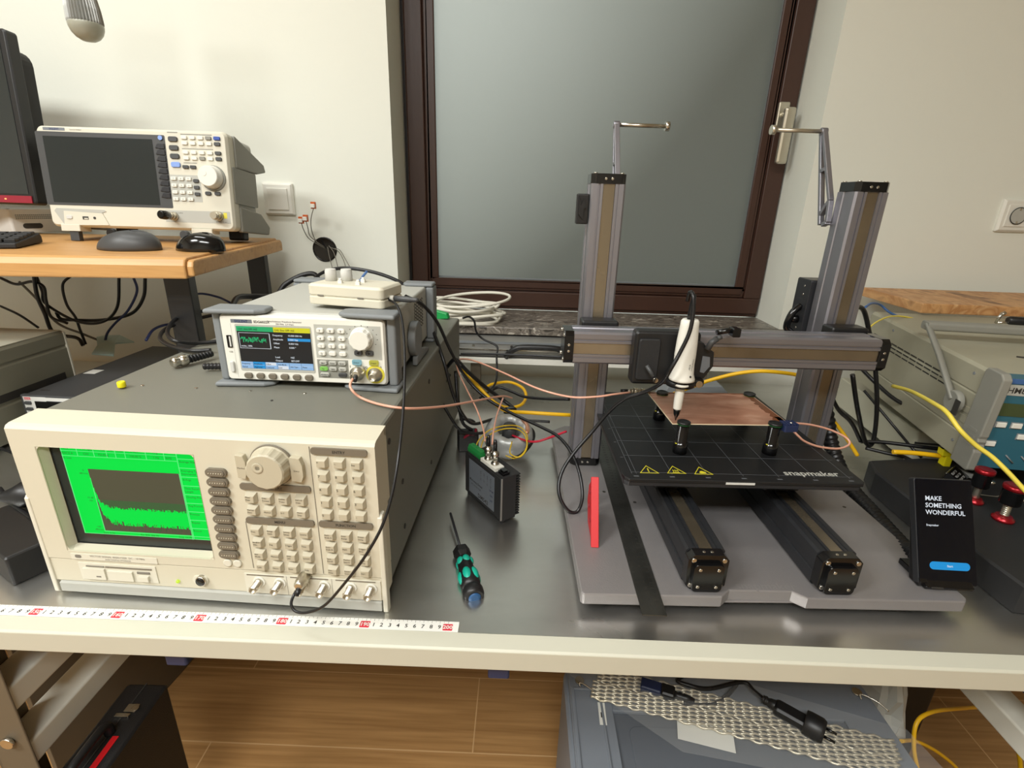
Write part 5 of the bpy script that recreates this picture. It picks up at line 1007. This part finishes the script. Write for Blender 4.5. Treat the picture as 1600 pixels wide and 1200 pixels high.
tag(MB().prism([(.0, .0), (.035, -.007), (.07, .004), (.069, .0055), (.035, -.0052), (0, .0018)], 'z', 0, .0008, T=Matrix.Translation(at(1519, 772, z=.0446))).build('wire_scrap', 'greycab'), 'thin mauve wire scrap lying on the black platform', 'wire')
t = thing('relay_module', 'small black component module with white print behind touch panel', 'electronic module', tuple(at(1490, 748, z=.0448)), R(38))
mb = MB(); mb.softbox(-.022, .022, -.013, .013, .0, .012, r=.002, c=.001, axis='z', T=Matrix.Rotation(R(22), 4, 'X')); mb.build('module_body', 'gloss', t)
mb = MB(); rn = random.Random(9); TT = Matrix.Rotation(R(22), 4, 'X')
for i in range(3): mb.text('RELAY 12V', .0052, TT @ Matrix.Translation((-.018, -.009 + i * .0068, .0122)), 0, True)
for i in range(6): mb.ball((-.02 + i * .007, .0125, .009), .0016, 1, 8, T=TT)
mb.build('module_print', ['silver', 'chrome'], t)
MB().softbox(.020, .026, -.034, .012, .004, .012, r=.001, c=.001, axis='z', T=Matrix.Rotation(R(-6), 4, 'Z')).build('metal_tab', 'alu', t)
t = thing('cable_holder', 'bright yellow plastic cable cradle by the beige instrument', 'cable holder', (*at(1478, 716, y=.872).xy, .0480), R(-5))
mb = MB(); mb.box(-.006, .006, -.008, .008, -.0472, .016); mb.prism([(-.013, .016), (.013, .016), (.014, .029), (.006, .024), (-.006, .024), (-.014, .029)], 'y', -.008, .008); mb.build('holder_body', 'yellow', t, .001)
mb = MB(); pts = spline([(.560, .925, .235), (.575, .93, .18), (.600, .925, .11), (.612, .905, .055), (.612, .86, .024), (.600, .80, .018), (.592, .74, .018), (.585, .69, .018), (.578, .64, .020), (.570, .60, .032)], 22)
mb.tube(pts, lambda f: .0125 if int(f * len(pts)) % 4 < 2 else .0142, 12); tag(mb.build('corrugated_hose', 'rubber'), 'black ribbed hose from right column down to the touch panel', 'hose')
cable('ribbon_loop', 'flat black cable hanging in a tall loop right of right column', [at(1335, 478, y=.93), at(1350, 486, y=.95), at(1360, 530, y=.96), at(1368, 580, y=.96), at(1370, 640, y=.955), at(1364, 690, y=.95), at(1352, 690, y=.94), at(1340, 640, y=.93), at(1332, 585, y=.93)], .0042, 'rubber')

# ------------------------------------------------------------------ coils, cases and cables behind
rn = random.Random(4)
P = []
for k in range(9):
    for i in range(14):
        a = 2 * math.pi * i / 14; rx = .128 - .011 * (k % 4) + rn.uniform(-.006, .006); ry = .088 - .010 * (k % 4) + rn.uniform(-.004, .004)
        P.append((-.188 + .018 * math.sin(k * 2.) + rx * math.cos(a), 1.432 + ry * math.sin(a), .168 + .0048 * k + .004 * math.sin(3 * a + k)))
cable('coiled_white_cable', 'white cable coiled in many loops on the grey stone sill', P, .0040, 'whitecab', n=8, k=4)
P = [( -.135 + .105 * math.cos(a) , 1.43 + .072 * math.sin(a), .222 + .012 * math.sin(a + 1)) for a in [2 * math.pi * i / 20 for i in range(20)]]
cable('white_cable_loop', 'single white cable loop lying on top of the white coil', P, .0040, 'whitecab', closed=True)
t = thing('green_plug', 'small translucent green plug among white cable behind the analyser', 'plug', tuple(at(688, 492, z=.2435)), R(-20))
mb = MB(); mb.prism([(-.022, -.012), (.022, -.006), (.018, .006), (-.022, .012)], 'y', -.006, .006); mb.build('plug_body', 'grnplug', t, .002)
t = thing('aluminium_case', 'flat aluminium case with arched black handle below the window sill', 'case', (-.20, 1.30, .0965), 0)
mb = MB(); mb.box(0, .83, .0, .12, .0, .0405); mb.build('case_shell', 'alu', t, .002); mb = MB(); mb.box(-.002, .832, -.003, .0, .035, .0415); mb.box(-.002, .832, -.0035, .0, -.0015, .003, 1); mb.build('edge_profile', ['mgrey', 'ink'], t); box('seam_profile', 'chrome', t, 0, .83, -.002, 0, .017, .0205)
mb = MB(); mb.tube(spline([(.166, -.008, .002), (.172, -.014, .012), (.19, -.020, .028), (.215, -.022, .0345), (.285, -.022, .0345), (.31, -.020, .028), (.326, -.014, .012), (.332, -.008, .002)]), .0075, 10, flat=.8); mb.build('carry_handle', 'black', t)
for x in (.18, .247, .315, .08, .04, .42): MB().cyl((x, -.0018, .029), .0035, .002, 'y', 12).build('rivet', 'chrome', t)
t = thing('white_shelf_board', 'narrow white shelf board under the aluminium case on grey posts', 'shelf', (-.22, 1.29, .0), 0)
MB().box(0, .86, 0, .138, .0795, .0945).build('shelf_board', 'white', t, .001)
for x in (.092, .70): MB().box(x, x + .026, .02, .05, .001, .0793).build('post', 'frame', t)
def cb(name, lab, segs, r, mat, group=None, k=8):
    return cable(name, lab, [at(p[0], p[1], **({'z': p[3]} if len(p) == 4 else {'y': p[2]})) for p in segs], r, mat, group=group, k=k)
# probe cable: loops over the probe, hangs in a loop by the left column, runs back to the ivory box
cb('probe_cable', 'black probe cable arching over the probe and looping by left column', [(1074, 470, .7165), (1078, 457, .712), (1083, 462, .700), (1083, 490, .695), (1077, 520, .693), (1063, 550, .692), (1049, 575, .69), (1034, 598, .70), (1008, 612, .72), (975, 624, .735), (950, 645, .745), (925, 675, .745), (898, 706, .735), (880, 733, .72), (873, 758, .705), (876, 780, .693), (889, 799, .686), (903, 798, .69), (910, 775, .70), (905, 738, .725), (892, 706, .755), (872, 682, .79), (845, 667, .82), (800, 646, .86), (760, 622, .885), (728, 590, .90), (704, 548, .87), (684, 505, .83), (660, 476, .79), (634, 463, .75)], .0028, 'rubber')
cb('arching_cable', 'thick black cable arching over the ivory box and down behind', [(487, 446, 1.0), (495, 432, .98), (515, 422, .96), (545, 419, .94), (590, 427, .93), (630, 444, .93), (655, 470, .94), (672, 505, .93), (692, 560, .88), (706, 610, .87), (722, 646, .88), (740, 662, .90), (770, 655, .95)], .0032, 'rubber')
cb('looping_cable', 'thick black cable rising behind the generator left of ivory box', [(362, 480, 1.02), (372, 465, 1.06), (395, 463, 1.1), (430, 462, 1.13), (445, 445, 1.15), (470, 431, 1.17), (490, 428, 1.18), (500, 440, 1.18)], .0058, 'rubber')
t = cb('signal_cable', 'thin black cable hanging from ivory box to the analyser socket', [(607, 468, .70), (619, 476, .68), (628, 500, .655), (632, 545, .61), (632, 600, .565), (629, 655, .525), (623, 710, .492), (613, 770, .470), (597, 822, .457), (570, 870, .45), (538, 912, .452), (507, 946, .456), (480, 957, .461), (462, 955, .466), (455, 944, .470), (459, 930, .476), (464, 922, .482)], .0017, 'rubber', k=10)
q = at(469, 912, y=.484); t = thing('bnc_plug', 'silver bayonet plug with black boot on third analyser socket', 'plug', tuple(q), R(-1.85))
mb = MB(); mb.lathe([(.0055, .014), (.0072, .013), (.0072, .002), (.0065, 0), (.0060, -.004), (.004, -.006)], (0, 0, 0), 'y', 20); mb.build('plug_body', 'nickel', t); MB().lathe([(.0035, -.004), (.0032, -.010), (.0022, -.014)], (0, 0, 0), 'y', 12, T=Matrix.Rotation(R(38), 4, 'X')).build('plug_boot', 'rubber', t)
# salmon coax cables
gq = at(556, 588, y=.635)
t = thing('coax_plug', 'silver coax plug on the first socket of the waveform generator', 'plug', tuple(at(557, 584, y=.636)), R(-.8))
mb = MB(); mb.lathe([(.006, .0155), (.0078, .014), (.0080, .003), (.0065, .001), (.0045, -.004)], (0, 0, 0), 'y', 20); mb.build('plug_body', 'nickel', t); MB().lathe([(.0033, -.003), (.0026, -.012)], (0, 0, 0), 'y', 12, T=Matrix.Rotation(R(40), 4, 'X')).build('plug_sleeve', 'rubber', t)
cb('salmon_coax', 'salmon pink coax curving from generator output to the cable tangle', [(551, 592, .625), (547, 602, .615), (552, 612, .61), (565, 622, 0, TZ + .006), (590, 631, 0, TZ + .004), (622, 637, 0, TZ + .004), (655, 638, .605), (700, 634, .665), (750, 625, .76), (785, 619, .86), (800, 622, .90)], .0017, 'pink')
cb('salmon_coax', 'long salmon pink coax sagging across left column to board adapter', [(712, 567, .98), (722, 561, .97), (745, 565, .93), (790, 584, .86), (840, 607, .80), (890, 620, .775), (930, 620, .77), (960, 616, .775), (985, 613, .80)], .0017, 'pink')
cb('salmon_coax', 'salmon pink coax dropping to the left plug of driver module', [(713, 570, .96), (718, 585, .93), (730, 610, .88), (745, 640, .83), (755, 670, .80), (758, 690, .775)], .0015, 'pink')
cb('salmon_coax', 'salmon pink coax dropping to the right plug of driver module', [(786, 622, .90), (783, 630, .88), (776, 650, .84), (771, 675, .79), (769, 695, .765)], .0015, 'pink')
cb('salmon_coax', 'short salmon pink coax loop beside blue connector at board corner', [(1241, 661, .755), (1268, 664, .77), (1298, 672, .78), (1322, 684, .775), (1327, 694, .765), (1310, 701, .75), (1280, 698, .735), (1258, 690, .73), (1248, 682, .73), (1240, 674, .735)], .0018, 'pink')
# yellow cables
cb('yellow_cable', 'thick yellow cable looping behind the driver to left column', [(716, 566, 1.02), (735, 590, 1.0), (758, 615, .99), (775, 632, .97), (792, 642, .96), (830, 645, .93), (880, 648, .93), (905, 649, .95)], .0038, 'ylcable')
cb('yellow_cable', 'yellow cable loop lying near bench back behind the tangle', [(758, 606, 1.16), (770, 600, 1.18), (795, 597, 1.2), (815, 605, 1.17), (822, 618, 1.12), (815, 632, 1.08), (795, 637, 1.06), (775, 630, 1.06), (755, 612, 1.08)], .0036, 'ylcable')
cb('yellow_cable', 'yellow cable passing behind crossbeam above the copper board', [(1040, 620, 1.08), (1085, 603, 1.06), (1110, 594, 1.05), (1150, 584, 1.04), (1190, 580, 1.03), (1235, 584, 1.02), (1260, 590, 1.01)], .0042, 'ylcable')
cb('yellow_cable', 'short yellow cable stub at the foot of right column', [(1300, 655, .95), (1312, 670, .95), (1326, 690, .94), (1340, 712, .93)], .0038, 'ylcable')
cb('yellow_cable', 'amber cable running flat behind the black platform', [(1395, 706, .89), (1430, 708, .885), (1480, 714, .880), (1520, 722, .878), (1560, 745, .876)], .0046, 'ylcable')
cb('yellow_cable', 'pale yellow cable sweeping down over the beige instrument at right', [(1395, 603, .90), (1425, 612, .85), (1462, 632, .765), (1480, 645, .735), (1500, 672, .71), (1525, 696, .70), (1550, 714, .69), (1575, 738, .675), (1600, 765, .66), (1625, 790, .64)], .0034, 'ylthin')
cb('yellow_cable', 'thin pale yellow cable arching onto beige instrument behind column', [(1340, 545, 1.0), (1352, 520, 1.02), (1370, 503, 1.06), (1395, 494, 1.12), (1425, 497, 1.14), (1450, 505, 1.14)], .0017, 'ylthin')
cb('blue_cable', 'blue cable arching onto the beige instrument behind right column', [(1352, 480, 1.08), (1362, 474, 1.12), (1375, 476, 1.16), (1390, 488, 1.155), (1410, 497, 1.15), (1438, 505, 1.145)], .0026, 'bluemid')
cb('red_wires', 'pair of red wires from transformer to left column foot', [(800, 680, .92), (820, 688, .89), (838, 690, .87), (858, 684, .87), (885, 674, .89)], .0022, 'redwire')
for i, pp in enumerate(([(742, 705, .80), (748, 688, .85), (765, 672, .89), (790, 665, .91), (812, 667, .92), (824, 682, .90), (820, 705, .86), (805, 716, .84), (790, 712, .84)], [(750, 705, .80), (757, 686, .86), (780, 672, .90), (805, 670, .91), (820, 680, .88), (823, 700, .85), (812, 714, .83), (797, 708, .84), (800, 690, .88)])):
    cb('yellow_wire', ('outer' if not i else 'inner') + ' yellow wire curling from green terminal round the foil transformer', pp, .0012, 'ylwire')
for pp, r_, lab in (
    ([(690, 585, .98), (700, 572, .96), (712, 562, .95), (730, 580, .96), (760, 606, .99), (790, 628, 1.0), (805, 640, .98)], .004, 'thick black cable crossing diagonally above the yellow loop'),
    ([(703, 585, .97), (692, 605, .95), (690, 625, .93), (700, 645, .92), (715, 668, .92), (730, 676, .93), (755, 676, .94), (790, 662, .96), (812, 662, .96), (832, 672, .95), (832, 690, .92), (815, 710, .88), (800, 716, .87)], .003, 'black cable dropping beside analyser and circling the transformer'),
    ([(712, 580, .99), (714, 612, .97), (718, 640, .96), (724, 662, .96), (738, 672, .96)], .0035, 'straight black cable hanging just right of the analyser case'),
    ([(720, 553, 1.2), (760, 553, 1.2), (820, 555, 1.18), (880, 558, 1.15)], .0026, 'thin black cable stretched level in front of the aluminium case'),
    ([(723, 497, 1.24), (733, 495, 1.25), (741, 502, 1.25), (744, 518, 1.25), (755, 530, 1.25), (776, 541, 1.24), (776, 558, 1.22), (776, 590, 1.18), (768, 608, 1.14), (750, 622, 1.1)], .0026, 'thin black cable bending down from white coil before the case'),
    ([(768, 610, 1.08), (780, 605, 1.09), (800, 612, 1.08), (820, 620, 1.06), (850, 623, 1.03), (890, 624, 1.0)], .0034, 'black cable running level from tangle to left column'),
    ([(718, 655, .97), (735, 656, .97), (742, 660, .97)], .0028, 'very short black cable stub beside the analyser side'),
    ([(815, 657, 1.02), (840, 658, 1.02), (859, 659, 1.02)], .003, 'short black bar-like cable end near left column'),
    ([(1345, 575, 1.05), (1370, 600, 1.02), (1400, 625, 1.0), (1440, 645, .98), (1480, 668, .96), (1515, 690, .93)], .004, 'black cable sloping down under the beige instrument'),
    ([(1345, 690, .95), (1380, 691, .94), (1430, 697, .92), (1470, 702, .91), (1500, 708, .90)], .004, 'black cable running right at the level of the yellow cradle'),
    ([(1352, 700, .94), (1385, 708, .92), (1415, 715, .90), (1450, 735, .885)], .0035, 'black cable dipping behind the black platform'),
    ([(1350, 610, 1.0), (1375, 640, .97), (1400, 670, .94), (1425, 700, .92), (1440, 715, .90)], .0026, 'thin black cable slanting steeply behind the ribbed hose'),
    ([(1292, 560, .96), (1288, 580, .96), (1296, 610, .97), (1310, 640, .97), (1330, 660, .96), (1345, 690, .95)], .004, 'black cable hanging behind the right column foot'),
    ([(0, 763, .72), (12, 778, .70), (30, 795, .68), (55, 812, .64), (80, 824, .61)], .0032, 'black cable running into the black adapter left of analyser'),
    ([(0, 700, .82), (20, 708, .80), (45, 718, .78), (60, 728, .75)], .0024, 'thin black cable at left photo edge beside the analyser')):
    cb('black_cable', lab, pp, r_, 'rubber')
cb('blue_cable', 'navy cable lying behind the pine desk leg near the analyser lid', [(228, 532, 1.05), (240, 515, 1.08), (262, 507, 1.10), (285, 508, 1.13), (278, 490, 1.2), (284, 470, 1.28), (310, 459, 1.3), (340, 464, 1.3), (362, 474, 1.28)], .0028, 'bluecab')
# coax cables coiled on the analyser lid
z1 = TZ + .005
for lab, pts, r_ in (('thick black coax coiled on grey analyser lid left of generator', [(330, 547, 0, z1), (300, 548, 0, z1), (268, 541, 0, z1), (250, 528, 0, z1), (262, 512, 0, z1), (300, 500, 0, z1 + .006), (350, 490, 0, z1 + .008), (392, 492, 0, z1 + .004), (400, 512, 0, z1), (370, 528, 0, z1), (310, 536, 0, z1), (272, 532, 0, z1 + .010), (262, 516, 0, z1 + .014), (280, 496, 0, z1 + .014), (330, 484, 0, z1 + .014), (360, 486, 0, z1 + .012)], .0035),):
    cb('coax_coil', lab, pts, r_, 'rubber')
q0 = at(270, 567, z=z1 + .004); q1 = at(312, 557, z=z1 + .004); dv = q1 - q0
t = thing('coax_connector', 'large nickel bayonet connector with black ribbed boot on analyser lid', 'connector', (q0.x, q0.y, TZ + .009), math.atan2(dv.y, dv.x))
mb = MB(); mb.lathe([(.0052, -.002), (.0075, 0), (.0075, .006), (.0068, .007), (.0068, .010), (.0082, .0105), (.0082, .020), (.006, .021)], (0, 0, 0), 'x', 20); mb.build('connector_body', 'chrome', t)
mb = MB(); [mb.lathe([(.0055 - i * .0001, .020 + i * .005), (.0066 - i * .0002, .0215 + i * .005), (.0055 - i * .0001, .025 + i * .005)], (0, 0, 0), 'x', 16) for i in range(8)]; mb.build('ribbed_boot', 'rubber', t)
q0 = at(318, 572, z=z1 + .003); 
t = thing('coax_connector', 'black ribbed cable boot lying below the nickel connector on lid', 'connector', (q0.x, q0.y, TZ + .0075), R(10))
mb = MB(); [mb.lathe([(.0042, i * .005), (.0052, .0015 + i * .005), (.0042, .005 + i * .005)], (0, 0, 0), 'x', 14) for i in range(8)]; mb.build('ribbed_boot', 'rubber', t)

# round glass weight and grey wedge behind the bed
t = thing('grey_wedge_block', 'grey sloped block standing behind the black bed', 'block', (.33, 1.14, .0008), 0)
MB().prism([(0, 0), (0, .035), (.025, .085), (.15, .09), (.20, .04), (.20, 0)], 'y', 0, .05).build('block_body', 'mgrey', t, .002)

# ------------------------------------------------------------------ under the bench
t = thing('storage_case', 'large slate grey plastic case with recessed lid under the bench', 'case', (.412, .36, -.8), 0)
mb = MB(); mb.softbox(-.30, .30, 0, .43, .0, .392, r=.02, c=.004, axis='z'); mb.build('case_body', 'suitcase', t)
mb = MB(); P = rrect(-.295, .295, .005, .425, .02); Q = rrect(-.205, .205, .03, .335, .02)
def frame_(mb, o, i, z0, z1):
    mb.box(o[0], i[0], o[2], o[3], z0, z1); mb.box(i[1], o[1], o[2], o[3], z0, z1); mb.box(i[0], i[1], o[2], i[2], z0, z1); mb.box(i[0], i[1], i[3], o[3], z0, z1)
frame_(mb, (-.292, .292, .005, .425), (-.215, .215, .04, .335), .391, .400); frame_(mb, (-.290, -.232, .03, .38), (-.285, -.236, .036, .374), .400, .404)
mb.build('lid_frame', 'suitcase', t, .003); mb = MB(); mb.box(-.2149, .2149, .0401, .3349, .3905, .3935); mb.rbox(-.19, .19, .06, .31, .3935, .396, r=.015, axis='z'); mb.build('lid_panel', 'suited', t, .001)
for x in (-.27, .272): mb = MB(); mb.tube(spline([(x, .38, .40), (x, .385, .408), (x + .02, .37, .409), (x + .035, .355, .403)]), .0016, 6); mb.cyl((x, .395, .4), .009, .003, 'z', 16); mb.build('latch_wire', 'chrome', t)
zt = -.3985
t = thing('small_sticker', 'small white sticker with black symbol on left of grey case lid', 'sticker', tuple(at(941, 1115, z=-.3992)), R(-2))
MB().box(-.0065, .0065, -.022, .022, 0, .0005).build('sticker_sheet', 'paper', t); MB().box(-.003, .003, -.008, .002, .0005, .0007).build('sticker_mark', 'ink', t)
t = thing('plastic_bag', 'clear plastic bag holding braid across the grey case lid', 'bag', (.42, .68, -.393), R(-14))
P = [(-.30, .07), (-.27, .10), (.29, .06), (.33, -.02), (.30, -.06), (-.10, -.095), (-.31, .0)]
mb = MB(); mb.prism(P, 'z', .0105, .0112); mb.build('bag_film', 'film', t)
for dy, lab, x0, x1 in ((.020, 'upper flat tinned braid strap in clear bag on grey case', -.255, .270), (-.018, 'lower flat tinned braid strap in clear bag on grey case', -.262, .262)):
    b = thing('braided_strap', lab, 'braid', (.42, .68, -.3915), R(-14.5), group='braided straps in the clear bag')
    mb = MB()
    for k in range(9):
        yy = dy + (k - 4) * .0042; pts = [(x0 + i * .006, yy + .0019 * math.sin(i * 1.25 + k * math.pi), .0035 + .0018 * math.cos(i * 1.25 + k * math.pi)) for i in range(int((x1 - x0) / .006))]; mb.tube(pts, .0023, 6)
    mb.build('woven_wires', 'braid', b)
t = thing('paper_label', 'blank white paper label under the braid on grey case', 'label', tuple(at(1102, 1147, z=-.3965)), R(-13))
MB().box(-.048, .048, -.022, .022, 0, .0008).build('label_sheet', 'paper', t)
t = thing('mains_plug', 'black angled mains plug lying on the braided strap', 'plug', tuple(at(1252, 1128, z=-.379)), R(-38))
mb = MB(); mb.softbox(-.045, .012, -.014, .014, -.006, .012, r=.006, c=.004, axis='z'); mb.lathe([(.021, -.008), (.022, 0), (.022, .018), (.019, .024)], (.012, 0, .004), 'x', 26); mb.lathe([(.0085, -.066), (.0065, -.064), (.0085, -.06), (.0065, -.057), (.0085, -.053), (.010, -.044)], (0, 0, .003), 'x', 14); mb.build('plug_body', 'black', t, .001)
for s in (-1, 1): MB().cyl((.034, s * .0095, .006), .0024, .019, 'x', 10).build('plug_pin', 'gloss', t)
t = thing('appliance_plug', 'navy and black appliance plug on grey case near bench edge', 'plug', tuple(at(1016, 1074, z=-.385)), R(-18)); t.scale = (.9, .9, .9)
mb = MB(); mb.softbox(-.02, .022, -.013, .013, -.01, .010, r=.003, c=.002, axis='z'); mb.build('plug_front', 'clipblue', t); mb = MB(); mb.softbox(.022, .05, -.014, .014, -.01, .011, r=.004, c=.003, axis='z'); mb.lathe([(.009, .05), (.007, .056), (.009, .06), (.007, .066), (.0085, .07), (.005, .09)], (0, 0, 0), 'x', 14); mb.build('plug_grip', 'black', t)
cb('black_cable', 'black power lead looping across top of the grey case', [(1068, 1098, 0, -.386), (1090, 1102, 0, -.389), (1120, 1098, 0, -.389), (1142, 1080, 0, -.389), (1150, 1062, 0, -.385), (1120, 1040, 0, -.389), (1060, 1060, 0, -.38), (1080, 1072, 0, -.378), (1110, 1076, 0, -.382), (1160, 1066, 0, -.382), (1178, 1080, 0, -.385), (1200, 1098, 0, -.383), (1215, 1108, 0, -.378)], .0042, 'rubber')
t = thing('black_hard_case', 'upright black vinyl case with red stripe and chrome latch under bench', 'case', (-.640, .40, -.8), R(1.5))
mb = MB(); mb.softbox(-.036, .036, 0, .272, .002, .45, r=.006, c=.004, axis='z'); mb.build('case_shell', 'leather', t, .002)
box('red_stripe', 'red', t, .008, .018, .02, .175, .4495, .4512, bevel=.0005); box('lid_seam', 'ink', t, -.002, .0, .0, .272, .4495, .451)
mb = MB(); mb.box(-.012, .012, .205, .212, .450, .4545); mb.cyl((.012, .222, .4505), .006, .003, 'z', 12); mb.box(-.004, .016, .215, .23, .450, .453); mb.build('latch', 'chrome', t, .0008)
mb = MB(); mb.tube(spline([(0, .10, .45), (0, .102, .468), (0, .115, .474), (0, .165, .474), (0, .178, .468), (0, .18, .45)]), .008, 10, flat=.8); mb.build('carry_handle', 'black', t)
t = thing('side_panel_board', 'taupe board standing on floor behind the black hard case', 'board', (-.93, 1.02, -.8), R(-8))
MB().box(-.012, .0, -.28, .36, .001, .70).build('panel', 'frame', t, .001)
t = thing('dark_crate', 'dark crate standing beyond the grey case under the bench', 'crate', (.86, .93, -.8), R(-4)); MB().softbox(-.06, .16, 0, .30, .001, .36, r=.01, c=.003, axis='z').build('crate_body', 'leather', t, .002)
t = thing('crumpled_bag', 'crumpled grey-white plastic bag between grey case and dark crate', 'bag', (.790, .84, -.8), 0)
rn = random.Random(8); n = 22; V = []
for j in range(11):
    for i in range(n): a = 2 * math.pi * i / n; f = math.sin(math.pi * (j + .5) / 11) ** .35 * (1 + rn.uniform(-.14, .14)); V.append((.055 * f * math.cos(a), .09 * f * math.sin(a), .001 + j * .040))
MB().add(V, [(j * n + i, j * n + (i + 1) % n, (j + 1) * n + (i + 1) % n, (j + 1) * n + i) for j in range(10) for i in range(n)] + [tuple(range(n)), tuple(range(10 * n, 11 * n))]).build('bag_sheet', 'lgrey', t)
cable('yellow_floor_cable', 'yellow cable rising in a bend under bench at right', [at(1436, 1210, y=.70), at(1428, 1170, y=.72), at(1432, 1130, y=.74), at(1455, 1113, y=.76), at(1500, 1107, y=.80), at(1545, 1104, y=.84), at(1570, 1103, y=.88)], .0038, 'ylcable')
cable('yellow_floor_cable', 'long yellow cable curving from bench edge to bottom right corner', [at(1512, 1070, y=.90), at(1530, 1090, y=.86), at(1560, 1120, y=.80), at(1580, 1150, y=.76), at(1592, 1180, y=.72), at(1596, 1215, y=.68)], .0038, 'ylcable')
cable('yellow_floor_cable', 'short yellow cable curving low beside corner of grey case', [at(1408, 1158, y=.74), at(1430, 1158, y=.76), at(1460, 1172, y=.78), at(1490, 1195, y=.78), at(1505, 1215, y=.78)], .0036, 'ylcable')
t = thing('dark_floor_box', 'dark boxy unit on the floor behind the yellow cables at right', 'box', (1.12, 1.12, -.8), R(0)); MB().softbox(-.05, .32, 0, .25, .001, .12, r=.006, c=.002, axis='z').build('box_body', 'black', t, .001)
for o in list(C.objects):
    if o.parent is None and o is not cam and o.type != 'LIGHT': o.location.z += ZS
